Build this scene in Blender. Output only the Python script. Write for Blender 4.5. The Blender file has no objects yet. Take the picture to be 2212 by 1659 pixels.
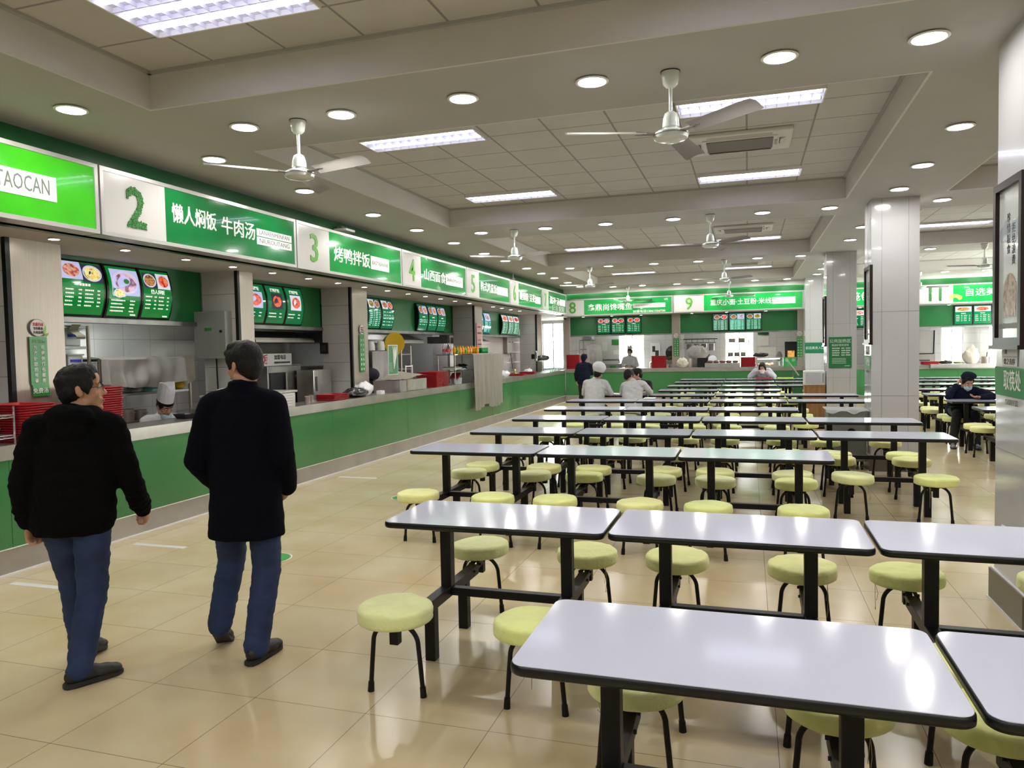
import bpy, bmesh, math, random
from mathutils import Vector, Matrix, noise, Euler
S = bpy.context.scene
COL = S.collection
PI = math.pi
rnd = random.Random(7)

# ------------------------------------------------------------------ camera, world, exposure
CAM_H = 1.66
yaw, pitch, roll, FPX = -0.308219, -0.045548, -0.020286, 1604.285
fw = Vector((math.sin(yaw) * math.cos(pitch), math.cos(yaw) * math.cos(pitch), math.sin(pitch)))
rt = Vector((math.cos(yaw), -math.sin(yaw), 0)); up = rt.cross(fw)
r2 = math.cos(roll) * rt + math.sin(roll) * up
u2 = -math.sin(roll) * rt + math.cos(roll) * up
cam_d = bpy.data.cameras.new('camera'); cam = bpy.data.objects.new('camera', cam_d); COL.objects.link(cam)
mw = Matrix(((r2.x, u2.x, -fw.x, 0), (r2.y, u2.y, -fw.y, 0), (r2.z, u2.z, -fw.z, CAM_H), (0, 0, 0, 1)))
cam.matrix_world = mw
cam_d.sensor_fit = 'HORIZONTAL'; cam_d.sensor_width = 36; cam_d.lens = 36 * FPX / 2212
cam_d.clip_start = .05; cam_d.clip_end = 200
S.camera = cam
W = bpy.data.worlds.new('world'); S.world = W; W.use_nodes = True
W.node_tree.nodes['Background'].inputs[0].default_value = (1.0, .97, .93, 1)
W.node_tree.nodes['Background'].inputs[1].default_value = 15.0      # overcast daylight outside the kitchen windows
S.view_settings.view_transform = 'Standard'; S.view_settings.look = 'None'
S.view_settings.gamma = 1; S.view_settings.use_curve_mapping = False
EXPO = 1.2
S.view_settings.exposure = EXPO
KE = 2 ** -EXPO
TUBE, DOWN, SCREEN, BOX = 3.0, 70.0, .85 * KE, .30 * KE     # strengths of ceiling tubes, downlights, menu screens, sign boxes

# ------------------------------------------------------------------ materials
def srgb(h):
    v = [int(h[i:i + 2], 16) / 255 for i in (0, 2, 4)]
    return tuple(c / 12.92 if c <= .04045 else ((c + .055) / 1.055) ** 2.4 for c in v)
MATS = {}
def mat(name, col, rough=.5, metal=0, var=0, scale=6, bump=0, bscale=60, emit=0, spec=.5, col2=None, stretch=(1, 1, 1), coat=0, sheen=0):
    if name in MATS: return MATS[name]
    if isinstance(col, str): col = srgb(col)
    m = bpy.data.materials.new(name); m.use_nodes = True; MATS[name] = m
    nt = m.node_tree; b = nt.nodes['Principled BSDF']
    b.inputs['Base Color'].default_value = (*col, 1); b.inputs['Roughness'].default_value = rough
    b.inputs['Metallic'].default_value = metal; b.inputs['Specular IOR Level'].default_value = spec
    b.inputs['Coat Weight'].default_value = coat; b.inputs['Sheen Weight'].default_value = sheen
    tc = nt.nodes.new('ShaderNodeTexCoord'); mp = nt.nodes.new('ShaderNodeMapping')
    mp.inputs['Scale'].default_value = stretch
    nt.links.new(tc.outputs['Object'], mp.inputs[0])
    if var or col2:
        n = nt.nodes.new('ShaderNodeTexNoise'); n.inputs['Scale'].default_value = scale; n.inputs['Detail'].default_value = 6
        nt.links.new(mp.outputs[0], n.inputs[0])
        r = nt.nodes.new('ShaderNodeMix'); r.data_type = 'RGBA'
        c2 = srgb(col2) if isinstance(col2, str) else (col2 or tuple(c * (1 - var) for c in col))
        r.inputs['A'].default_value = (*c2, 1); r.inputs['B'].default_value = (*col, 1)
        cr = nt.nodes.new('ShaderNodeMapRange'); cr.inputs[1].default_value = .35; cr.inputs[2].default_value = .65
        nt.links.new(n.outputs[0], cr.inputs[0]); nt.links.new(cr.outputs[0], r.inputs['Factor'])
        nt.links.new(r.outputs['Result'], b.inputs['Base Color'])
        if emit: nt.links.new(r.outputs['Result'], b.inputs['Emission Color'])
    if emit:
        b.inputs['Emission Color'].default_value = (*col, 1); b.inputs['Emission Strength'].default_value = emit
    if bump:
        n2 = nt.nodes.new('ShaderNodeTexNoise'); n2.inputs['Scale'].default_value = bscale; n2.inputs['Detail'].default_value = 5
        nt.links.new(mp.outputs[0], n2.inputs[0])
        bp = nt.nodes.new('ShaderNodeBump'); bp.inputs['Strength'].default_value = bump; bp.inputs['Distance'].default_value = .01
        nt.links.new(n2.outputs[0], bp.inputs['Height']); nt.links.new(bp.outputs[0], b.inputs['Normal'])
    return m
def tilemat(name, col, grout, w, h, mortar, axes='xy', off=(0, 0), rough=.2, var=.06, nscale=1.2, bump=0, col2=None, spec=.5, stag=0):
    m = bpy.data.materials.new(name); m.use_nodes = True; MATS[name] = m
    nt = m.node_tree; b = nt.nodes['Principled BSDF']; L = nt.links.new; N = nt.nodes.new
    tc = N('ShaderNodeTexCoord'); sp = N('ShaderNodeSeparateXYZ'); cb = N('ShaderNodeCombineXYZ'); L(tc.outputs['Object'], sp.inputs[0])
    for i, a in enumerate(axes):
        ad = N('ShaderNodeMath'); ad.operation = 'ADD'; ad.inputs[1].default_value = -off[i] + 60 * (w if i == 0 else h)
        L(sp.outputs['xyz'.index(a)], ad.inputs[0]); L(ad.outputs[0], cb.inputs[i])
    br = N('ShaderNodeTexBrick'); br.offset = stag; br.squash = 1
    br.inputs['Scale'].default_value = 1; br.inputs['Mortar Size'].default_value = mortar; br.inputs['Mortar Smooth'].default_value = .1
    br.inputs['Brick Width'].default_value = w; br.inputs['Row Height'].default_value = h; br.inputs['Bias'].default_value = 0
    c = srgb(col) if isinstance(col, str) else col; g = srgb(grout) if isinstance(grout, str) else grout
    br.inputs['Color1'].default_value = (*c, 1); br.inputs['Color2'].default_value = (*[x * (1 - var) for x in c], 1); br.inputs['Mortar'].default_value = (*g, 1)
    L(cb.outputs[0], br.inputs[0])
    n = N('ShaderNodeTexNoise'); n.inputs['Scale'].default_value = nscale; n.inputs['Detail'].default_value = 7; L(tc.outputs['Object'], n.inputs[0])
    mx = N('ShaderNodeMix'); mx.data_type = 'RGBA'; mx.blend_type = 'MULTIPLY'; mx.inputs['Factor'].default_value = 1
    rp = N('ShaderNodeMapRange'); rp.inputs[1].default_value = .3; rp.inputs[2].default_value = .7; rp.inputs[3].default_value = 1 - 2 * var; rp.inputs[4].default_value = 1
    cc = N('ShaderNodeMix'); cc.data_type = 'RGBA'; c2 = srgb(col2) if col2 else (1, 1, 1)
    if col2:
        cc.inputs['A'].default_value = (*[min(1, y / x) for x, y in zip(c, c2)], 1); cc.inputs['B'].default_value = (1, 1, 1, 1)
        L(n.outputs[0], rp.inputs[0]); rp.inputs[3].default_value = 0; L(rp.outputs[0], cc.inputs['Factor']); L(cc.outputs['Result'], mx.inputs['B'])
    else:
        L(n.outputs[0], rp.inputs[0]); L(rp.outputs[0], mx.inputs['B'])
    L(br.outputs['Color'], mx.inputs['A']); L(mx.outputs['Result'], b.inputs['Base Color'])
    b.inputs['Roughness'].default_value = rough; b.inputs['Specular IOR Level'].default_value = spec
    bp = N('ShaderNodeBump'); bp.inputs['Strength'].default_value = .25; bp.inputs['Distance'].default_value = .004; bp.invert = True
    L(br.outputs['Fac'], bp.inputs['Height'])
    if bump:
        n3 = N('ShaderNodeTexNoise'); n3.inputs['Scale'].default_value = 160; L(tc.outputs['Object'], n3.inputs[0])
        b2 = N('ShaderNodeBump'); b2.inputs['Strength'].default_value = bump; b2.inputs['Distance'].default_value = .003
        L(n3.outputs[0], b2.inputs['Height']); L(bp.outputs[0], b2.inputs['Normal']); L(b2.outputs[0], b.inputs['Normal'])
    else: L(bp.outputs[0], b.inputs['Normal'])
    return m
def glassmat(name, tint=(.93, .97, .95), refl=.12):
    if name in MATS: return MATS[name]
    m = bpy.data.materials.new(name); m.use_nodes = True; MATS[name] = m; nt = m.node_tree
    nt.nodes.remove(nt.nodes['Principled BSDF']); o = nt.nodes['Material Output']
    t = nt.nodes.new('ShaderNodeBsdfTransparent'); t.inputs[0].default_value = (*tint, 1)
    g = nt.nodes.new('ShaderNodeBsdfGlossy'); g.inputs['Roughness'].default_value = .02
    x = nt.nodes.new('ShaderNodeMixShader'); x.inputs[0].default_value = refl
    nt.links.new(t.outputs[0], x.inputs[1]); nt.links.new(g.outputs[0], x.inputs[2]); nt.links.new(x.outputs[0], o.inputs[0]); return m
def foodmat(name, cols, scale=14):
    m = bpy.data.materials.new(name); m.use_nodes = True; nt = m.node_tree; b = nt.nodes['Principled BSDF']
    v = nt.nodes.new('ShaderNodeTexVoronoi'); v.inputs['Scale'].default_value = scale
    n = nt.nodes.new('ShaderNodeTexNoise'); n.inputs['Scale'].default_value = scale; n.inputs['Detail'].default_value = 4
    tc = nt.nodes.new('ShaderNodeTexCoord'); nt.links.new(tc.outputs['Object'], n.inputs[0])
    mx = nt.nodes.new('ShaderNodeMix'); mx.data_type = 'RGBA'; mx.inputs['Factor'].default_value = .5
    r = nt.nodes.new('ShaderNodeValToRGB'); e = r.color_ramp.elements
    while len(e) < len(cols): e.new(.5)
    for i, c in enumerate(cols): e[i].position = .3 + .4 * i / max(1, len(cols) - 1); e[i].color = (*srgb(c), 1)
    nt.links.new(n.outputs[0], r.inputs[0]); nt.links.new(r.outputs[0], b.inputs['Base Color'])
    nt.links.new(r.outputs[0], b.inputs['Emission Color']); b.inputs['Emission Strength'].default_value = SCREEN
    b.inputs['Roughness'].default_value = .3; MATS[name] = m; return m

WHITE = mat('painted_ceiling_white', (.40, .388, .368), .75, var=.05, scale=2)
SIDEW = mat('bounce_lit_side_white', (.60, .575, .545), .75, var=.04, scale=2)  # recess sides coloured lighter to stand for light bounced off floor and tables
BLACKM = mat('black_powder_steel', (.0045, .0045, .005), .42, spec=.3, bump=.03, bscale=200)
STEEL = mat('brushed_steel', (.40, .345, .30), .36, .6, var=.08, scale=5, stretch=(14, 14, .6))
STEELD = mat('dull_steel', (.30, .29, .28), .42, 1, var=.3, scale=4)
STEELW = mat('pale_steel_worktop', (.55, .52, .50), .28, .85, var=.2, scale=7)
GREEN = mat('green_counter_panel', srgb('3f7d4a'), .2, var=.12, scale=1.1, coat=.3)
GREEND = mat('dark_green_band', srgb('0e5c28'), .35, var=.08, scale=2)
WHITEP = mat('white_plastic', (.75, .75, .73), .35)
WHITEM = mat('white_enamel', (.62, .66, .62), .18, coat=.5)
REDT = mat('red_tray_plastic', srgb('a3222b'), .35, var=.12, scale=3)
LAM = mat('white_laminate', (.64, .66, .80), .10, var=.02, scale=3, spec=.32)
PANELW = mat('white_pillar_panel', (.56, .56, .58), .14, var=.03, scale=1, coat=.4)
SEAM = mat('seam_grey', (.25, .25, .25), .6)
CLOTHW = mat('off_white_cloth', (.78, .75, .73), .9, var=.15, scale=5, bump=.25, bscale=30)
CREAM = mat('cream_cloth', (.60, .56, .46), .9, var=.15, scale=6, bump=.25, bscale=40)
INK = mat('ink_dark', (.03, .03, .03), .6)
DARKF = mat('dark_brown_frame', (.014, .006, .007), .35, spec=.3)
BLKP = mat('black_plastic', (.006, .006, .007), .3, spec=.35)
PAPER = mat('white_paper', (.72, .71, .70), .8)
WOOD = mat('honey_wood', srgb('a87a4a'), .45, var=.35, scale=3, stretch=(9, 9, .6))
def lime_mat(i, c): return mat('lime_seat_cloth_%s' % 'abc'[i], c, .85, var=.10, scale=9, bump=.35, bscale=45, sheen=.3)
LIME = [lime_mat(0, srgb('e6ec96')), lime_mat(1, srgb('e2e6a4')), lime_mat(2, srgb('ecec9e'))]

# ------------------------------------------------------------------ mesh builder
class MB:
    def __init__(s): s.bm = bmesh.new(); s.mi = 0
    def _new(s, f0):
        for f in s.bm.faces[f0:]: f.material_index = s.mi
    def box(s, c, d, rot=None, bev=0):
        n = len(s.bm.faces); s.bm.faces.ensure_lookup_table()
        M = Matrix.Translation(c)
        if rot is not None: M = M @ (rot if isinstance(rot, Matrix) else Euler(rot).to_matrix().to_4x4())
        r = bmesh.ops.create_cube(s.bm, size=1, matrix=M @ Matrix.Diagonal((*d, 1)))
        if bev:
            es = list({e for v in r['verts'] for e in v.link_edges})
            bmesh.ops.bevel(s.bm, geom=es, offset=bev, segments=2, affect='EDGES', profile=.6)
        s.bm.faces.ensure_lookup_table(); s._new(n); return s
    def bx(s, x0, x1, y0, y1, z0, z1, bev=0):
        return s.box(((x0 + x1) / 2, (y0 + y1) / 2, (z0 + z1) / 2), (abs(x1 - x0), abs(y1 - y0), abs(z1 - z0)), None, bev)
    def bar(s, p, q, w, h=None, upv=(0, 0, 1)):
        p, q = Vector(p), Vector(q); d = q - p; z = d.normalized(); u = Vector(upv)
        if abs(z.dot(u)) > .95: u = Vector((0, 1, 0))
        x = u.cross(z).normalized(); y = z.cross(x)
        M = Matrix(((x.x, y.x, z.x), (x.y, y.y, z.y), (x.z, y.z, z.z))).to_4x4()
        return s.box((p + q) / 2, (w, h or w, d.length), M)
    def tube(s, pts, r, seg=10, cap=True):
        pts = [Vector(p) for p in pts]; rs = r if isinstance(r, (list, tuple)) else [r] * len(pts)
        s.bm.faces.ensure_lookup_table(); n0 = len(s.bm.faces); rings = []; px = None
        for i, p in enumerate(pts):
            d = (pts[min(i + 1, len(pts) - 1)] - pts[max(i - 1, 0)]).normalized()
            if px is None:
                a = Vector((0, 0, 1)) if abs(d.z) < .9 else Vector((0, 1, 0)); px = a.cross(d).normalized()
            else: px = (px - d * px.dot(d)).normalized()
            py = d.cross(px)
            rings.append([s.bm.verts.new(p + rs[i] * (math.cos(2 * PI * k / seg) * px + math.sin(2 * PI * k / seg) * py)) for k in range(seg)])
        for a, b in zip(rings, rings[1:]):
            for k in range(seg): s.bm.faces.new((a[k], a[(k + 1) % seg], b[(k + 1) % seg], b[k]))
        if cap: s.bm.faces.new(rings[0][::-1]); s.bm.faces.new(rings[-1])
        s.bm.faces.ensure_lookup_table(); s._new(n0); return s
    def cyl(s, p, q, r, r1=None, seg=20): return s.tube([p, q], [r, r if r1 is None else r1], seg)
    def lathe(s, prof, c=(0, 0, 0), seg=24, sx=1, sy=1, cap=True):
        s.bm.faces.ensure_lookup_table(); n0 = len(s.bm.faces); c = Vector(c)
        rings = [[s.bm.verts.new(c + Vector((r * sx * math.cos(2 * PI * k / seg), r * sy * math.sin(2 * PI * k / seg), z))) for k in range(seg)] for r, z in prof]
        for a, b in zip(rings, rings[1:]):
            for k in range(seg): s.bm.faces.new((a[k], a[(k + 1) % seg], b[(k + 1) % seg], b[k]))
        if cap: s.bm.faces.new(rings[0][::-1]); s.bm.faces.new(rings[-1])
        s.bm.faces.ensure_lookup_table(); s._new(n0); return s
    def ell(s, c, r, rot=None, seg=16):
        c = Vector(c); R = None if rot is None else (rot.to_3x3() if isinstance(rot, Matrix) else Euler(rot).to_matrix()); nv = max(6, seg * 2 // 3); NW = s.bm.verts.new
        def pt(a, b):
            p = Vector((r[0] * math.sin(b) * math.cos(a), r[1] * math.sin(b) * math.sin(a), r[2] * math.cos(b))); return c + (p if R is None else R @ p)
        top, bot = NW(pt(0, 0)), NW(pt(0, PI)); rings = [[NW(pt(2 * PI * k / seg, PI * j / nv)) for k in range(seg)] for j in range(1, nv)]; F = s.bm.faces.new; fs = []
        for k in range(seg):
            k2 = (k + 1) % seg; fs.append(F((top, rings[0][k], rings[0][k2]))); fs.append(F((bot, rings[-1][k2], rings[-1][k])))
            for u, v in zip(rings, rings[1:]): fs.append(F((u[k], v[k], v[k2], u[k2])))
        for f in fs: f.material_index = s.mi
        return s
    def loft(s, secs, seg=20):
        """secs: (centre, width vector, depth vector) ellipse rings"""
        s.bm.faces.ensure_lookup_table(); n0 = len(s.bm.faces)
        rings = [[s.bm.verts.new(Vector(c) + math.cos(2 * PI * k / seg) * Vector(a) + math.sin(2 * PI * k / seg) * Vector(b)) for k in range(seg)] for c, a, b in secs]
        for a, b in zip(rings, rings[1:]):
            for k in range(seg): s.bm.faces.new((a[k], a[(k + 1) % seg], b[(k + 1) % seg], b[k]))
        s.bm.faces.new(rings[0][::-1]); s.bm.faces.new(rings[-1]); s.bm.faces.ensure_lookup_table(); s._new(n0); return s
    def quad(s, *p):
        f = s.bm.faces.new([s.bm.verts.new(q) for q in p]); f.material_index = s.mi; s.bm.faces.ensure_lookup_table(); return s
    def prism(s, pts, z0, z1):
        n0 = len(s.bm.faces); a = [s.bm.verts.new((x, y, z0)) for x, y in pts]; b = [s.bm.verts.new((x, y, z1)) for x, y in pts]
        s.bm.faces.new(a[::-1]); s.bm.faces.new(b)
        for i in range(len(a)): s.bm.faces.new((a[i], a[(i + 1) % len(a)], b[(i + 1) % len(a)], b[i]))
        s.bm.faces.ensure_lookup_table(); s._new(n0); return s
    def sheet(s, nu, nv, fn, thick=.004):
        n0 = len(s.bm.faces)
        P = [[Vector(fn(u / nu, v / nv)) for v in range(nv + 1)] for u in range(nu + 1)]
        A = [[s.bm.verts.new(p) for p in row] for row in P]
        for u in range(nu):
            for v in range(nv): s.bm.faces.new((A[u][v], A[u + 1][v], A[u + 1][v + 1], A[u][v + 1]))
        s.bm.faces.ensure_lookup_table()
        if thick: bmesh.ops.solidify(s.bm, geom=s.bm.faces[n0:], thickness=thick)
        s.bm.faces.ensure_lookup_table(); s._new(n0); return s
    def mesh(s, name, smooth=False, ang=None):
        bmesh.ops.recalc_face_normals(s.bm, faces=s.bm.faces)
        me = bpy.data.meshes.new(name); s.bm.to_mesh(me); s.bm.free()
        if smooth:
            me.polygons.foreach_set('use_smooth', [True] * len(me.polygons))
            if ang is not None: me.set_sharp_from_angle(angle=math.radians(ang))
        return me
    def build(s, name, m, parent=None, smooth=False, ang=40, loc=None):
        me = s.mesh(name, smooth, ang)
        for x in (m if isinstance(m, (list, tuple)) else [m]): me.materials.append(x)
        o = bpy.data.objects.new(name, me); COL.objects.link(o); o.parent = parent
        if loc is not None: o.location = loc
        return o
def tag(o, label, cat, group=None):
    o['label'] = label; o['category'] = cat
    if group: o['group'] = group
    return o
def empty(name, loc=(0, 0, 0), rz=0, label=None, cat=None, group=None, M=None):
    o = bpy.data.objects.new(name, None); COL.objects.link(o); o.empty_display_size = .1
    if M is not None: o.matrix_world = M
    else: o.location = loc; o.rotation_euler = (0, 0, rz)
    if label: tag(o, label, cat, group)
    return o
def struct(o): o['kind'] = 'structure'; return o
def kids(o): return KIDS.get(o.name, [])
def dup(o, parent=None):
    c = o.copy(); COL.objects.link(c); c.parent = parent
    for ch in list(o.children): dup(ch, c)
    return c
def facing(origin, n):
    """frame of a sign: x to the viewer's right, y up, z towards the viewer"""
    n = Vector(n).normalized(); u = Vector((0, 0, 1)); x = u.cross(n)
    return Matrix(((x.x, u.x, n.x, origin[0]), (x.y, u.y, n.y, origin[1]), (x.z, u.z, n.z, origin[2]), (0, 0, 0, 1)))
TMP = bpy.data.scenes.new('tmp')
def evaluated_mesh(o):
    TMP.collection.objects.link(o); vl = TMP.view_layers[0]; vl.update()
    me = bpy.data.meshes.new_from_object(o.evaluated_get(vl.depsgraph)); TMP.collection.objects.unlink(o); return me
def text(name, s, loc, size, m, parent=None, align='CENTER', sx=1, depth=.002, bold=0, fn=None, space=1, width=None):
    cu = bpy.data.curves.new(name, 'FONT'); cu.body = s; cu.size = size; cu.align_x = align; cu.align_y = 'CENTER'
    cu.extrude = depth; cu.offset = bold * size; cu.space_character = space; cu.resolution_u = 2
    t = bpy.data.objects.new(name, cu); me = evaluated_mesh(t)
    bpy.data.objects.remove(t); bpy.data.curves.remove(cu)
    if width and len(me.vertices):
        xs = [v.co.x for v in me.vertices]; sx = width / max(1e-6, max(xs) - min(xs))
    for v in me.vertices:
        v.co.x *= sx; v.co += Vector((loc[0], loc[1], loc[2] if len(loc) > 2 else 0))
        if fn: v.co = fn(v.co)
    me.materials.clear(); me.materials.append(m); me.name = name
    o = bpy.data.objects.new(name, me); COL.objects.link(o); o.parent = parent; return o
# ------------------------------------------------------------------ room shell
X0, X1, Y0, Y1 = -7.7, 8.2, -4.0, 26.0
ZS, ZT, ZK = 3.48, 3.75, 2.70          # soffit, tray ceiling, kitchen ceiling
FLOORM = tilemat('floor_tiles', 'cdbf9e', '6f6656', .6, .6, .0016, 'xy', (-1.69, 2.98), .2, .05, 1.6, col2='c2ad84', spec=.4)
TRAYM = tilemat('ceiling_tiles', (.54, .52, .50), (.28, .25, .25), .6, .6, .010, 'xy', (0, 0), .8, .03, 3, bump=.12)
KTILE = tilemat('kitchen_wall_tiles', (.66, .65, .67), (.36, .36, .36), .45, .30, .003, 'yz', (0, .1), .12, .03)
KTILEX = tilemat('kitchen_wall_tiles_across', (.66, .65, .67), (.36, .36, .36), .45, .30, .003, 'xz', (0, .1), .12, .03)
KSIDE = tilemat('column_tiles', (.52, .51, .50), (.22, .22, .22), .60, .30, .003, 'xz', (-6.5, .02), .2, .03)
struct(MB().bx(X0, X1, Y0, Y1 + .6, -.1, 0).build('floor', FLOORM))
TX = [(-4.2, 1.2), (2.3, 7.7)]; TY = [(0.0, 4.52), (5.72, 10.28), (11.5, 15.95), (17.2, 21.6)]
m = MB()
for a, b in ((-5.42, -4.2), (1.2, 2.3), (7.7, X1)): m.bx(a, b, Y0, 22.45, ZS, ZS + .06)
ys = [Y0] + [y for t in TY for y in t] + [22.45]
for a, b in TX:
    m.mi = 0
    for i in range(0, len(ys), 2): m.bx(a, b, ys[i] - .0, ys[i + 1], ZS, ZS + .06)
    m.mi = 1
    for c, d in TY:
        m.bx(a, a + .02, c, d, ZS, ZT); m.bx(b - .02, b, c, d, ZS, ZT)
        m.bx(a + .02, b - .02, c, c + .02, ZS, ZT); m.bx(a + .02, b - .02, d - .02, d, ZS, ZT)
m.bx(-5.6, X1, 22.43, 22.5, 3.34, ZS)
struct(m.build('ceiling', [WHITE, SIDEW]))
for a, b in TX:
    for c, d in TY:
        oy = {0.0: .43, 5.72: 5.77, 11.5: 11.5, 17.2: 17.2}[c]
        m = MB(); m.bx(0, b - a, c - oy, d - oy, 0, .04)
        struct(m.build('ceiling', TRAYM, loc=(a, oy, ZT)))
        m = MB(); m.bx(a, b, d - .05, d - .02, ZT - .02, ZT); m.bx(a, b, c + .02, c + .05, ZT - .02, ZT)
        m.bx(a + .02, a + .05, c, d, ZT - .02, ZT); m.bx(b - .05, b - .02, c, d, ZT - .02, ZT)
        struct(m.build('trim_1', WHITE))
KCEIL = mat('kitchen_ceiling_paint', (.46, .44, .42), .7)
struct(MB().bx(X0, -5.42, Y0, Y1, ZK, ZK + .06).build('ceiling', KCEIL))
struct(MB().bx(-5.42, X1, 22.62, Y1, 2.66, ZK + .06).build('ceiling', KCEIL))
struct(MB().bx(-5.5, -5.42, Y0, 22.45, ZK, ZS + .06).build('trim_2', GREEND))
struct(MB().bx(-5.6, X1, 22.55, 22.62, 2.66, 3.38).build('trim_3', GREEND))
# walls
struct(MB().bx(X0 - .1, X0, Y0, Y1, 0, ZK).build('wall_left', KTILE))
struct(MB().bx(X0 - .1, X1 + .1, Y0 - .1, Y0, 0, ZT + .1).build('wall_rear', WHITE))
m = MB()
holes = [(-7.1, -6.3, .95, 2.62), (-4.28, -3.42, .05, 2.3), (-.75, .2, .05, 2.3), (5.7, 6.32, .9, 2.3), (6.98, 7.75, .9, 2.3)]
xs = X0 - .1
for a, b, c, d in holes:
    m.bx(xs, a, Y1, Y1 + .15, 0, 2.8); m.bx(a, b, Y1, Y1 + .15, 0, c); m.bx(a, b, Y1, Y1 + .15, d, 2.8); xs = b
m.bx(xs, X1 + .1, Y1, Y1 + .15, 0, 2.8)
struct(m.build('wall_far', KTILEX))
GL = glassmat('window_glass'); ALU = mat('aluminium_frame', (.6, .6, .6), .4, .6)
for i, (a, b, c, d) in enumerate(holes):
    kind = 'door_%d' % i if c < .1 else 'window_%d' % (i + 1)
    fr = MB()
    for x in (a + .02, b - .02, (a + b) / 2): fr.bx(x - .02, x + .02, Y1 + .05, Y1 + .10, c, d)
    for z in (c + .02, d - .02): fr.bx(a, b, Y1 + .05, Y1 + .10, z - .02, z + .02)
    f = struct(fr.build(kind, ALU)); MB().bx(a + .03, b - .03, Y1 + .07, Y1 + .076, c + .03, d - .03).build('pane', GL, f)
m = MB().bx(X1, X1 + .12, Y0, Y1, 0, .95).bx(X1, X1 + .12, Y0, Y1, 2.7, ZT + .1)
for y, q in ((Y0, 20.3), (18.6, 1.6), (22.0, 4.0)): m.bx(X1, X1 + .12, y, y + q, .95, 2.7)
struct(m.build('wall_right', WHITE))
i = 0
for y0, y1 in ((16.3, 18.6), (20.2, 22.0)):  # unseen windows added to let daylight into the right hall
    fr = MB(); i += 1
    for y in (y0 + .02, y1 - .02, (y0 + y1) / 2): fr.bx(X1 + .03, X1 + .08, y - .025, y + .025, .95, 2.7)
    for z in (.97, 2.68): fr.bx(X1 + .03, X1 + .08, y0, y1, z - .025, z + .025)
    f = struct(fr.build('window_%d' % (10 + i), ALU)); MB().bx(X1 + .05, X1 + .056, y0 + .03, y1 - .03, 1.0, 2.66).build('pane', GL, f)
struct(MB().bx(X0 - 6, X1 + 6, Y1 + .7, Y1 + 10, -.2, -.02).build('ground', mat('pale_yard', (.5, .5, .48), .9)))
# hall pillars with seams, skirting
PYS = [(4.85, 5.42), (10.45, 11.0), (16.1, 16.65), (21.9, 22.42)]
SKM = mat('brown_steel_skirting', (.16, .14, .11), .35, .3)
for n, (a, b) in enumerate(PYS):
    m = MB(); m.bx(1.5, 2.05, a, b, 0, ZS); m.mi = 1
    for z in (.98, 2.05 if n else 2.2):
        m.bx(1.498, 2.052, a - .002, b + .002, z, z + .004)
    for x in (1.62, 1.925): m.bx(x, x + .004, a - .002, b + .002, 0, ZS)
    for y in ((a + b) / 2,) if n else (): m.bx(1.498, 2.052, y, y + .004, 0, ZS)
    p = struct(m.build('pillar', [PANELW, SEAM]))
    s = MB(); s.bx(1.475, 2.075, a - .025, b + .025, .012, .20); s.mi = 1
    s.bx(1.465, 2.085, a - .035, b + .035, 0, .012); s.bx(1.485, 2.065, a - .015, b + .015, .2, .206)
    s.build('skirting', [SKM, WHITEP], p)
# steel clad kitchen columns on the left
for a, b in ((4.72, 5.25), (7.7, 8.0), (10.42, 10.95), (15.95, 16.5), (21.2, 21.75)):
    m = MB(); m.bx(-6.48, -5.97, a, b, 0, ZK); c = struct(m.build('pillar', KSIDE))
    m = MB(); m.bx(-5.97, -5.955, a + .03, b, 1.0, ZK); m.bx(-6.1, -5.97, b - .0, b + .01, 1.0, ZK); m.mi = 1
    m.bx(-5.99, -5.945, a - .012, a + .03, 1.0, ZK)
    m.build('steel_cladding', [STEEL, BLACKM], c)
# far kitchen columns
for a, b in ((-5.62, -5.42), (-2.22, -1.97), (1.38, 1.6)):
    m = MB(); m.bx(a, b, 23.24, 23.5, 0, 2.66); m.mi = 1; m.bx(a + .01, b - .01, 23.225, 23.24, 1.03, 2.66)
    struct(m.build('pillar', [PANELW, STEEL]))
# menu bulkheads (green boards above the kitchens)
GB = mat('green_menu_board', srgb('156a33'), .3, var=.1, scale=2)
for a, b in ((-1, 4.72), (5.25, 7.7), (8.0, 10.42), (10.95, 15.95), (16.5, 21.2)):
    m = MB(); m.bx(-6.56, -6.5, a, b, 2.08, ZK); m.mi = 1; m.bx(-6.6, -6.46, a, b, 2.03, 2.08)
    struct(m.build('trim_4', [GB, STEELD]))
for a, b in ((-5.42, -2.22), (-1.97, 1.38), (1.6, 4.4), (4.4, X1)):
    m = MB(); m.bx(a, b, 23.32, 23.38, 2.08, 2.66); m.mi = 1; m.bx(a, b, 23.29, 23.42, 2.04, 2.08)
    struct(m.build('trim_5', [GB, STEELD]))
# grey steel splash sheets behind stalls 3 to 5, dividing walls of the far kitchens
GREYW = mat('grey_sheet_wall', (.17, .16, .17), .45, .5, var=.1, scale=2)
struct(MB().bx(X0, X0 + .02, 9.4, 17.5, .3, 2.6).build('wall_left_steel', GREYW))
struct(MB().bx(-2.12, -2.06, 23.6, Y1, 0, 2.66).bx(1.5, 1.56, 23.6, Y1, 0, 2.66).bx(4.4, 4.46, 23.6, Y1, 0, 2.66).build('wall_divider', KTILE))

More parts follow.
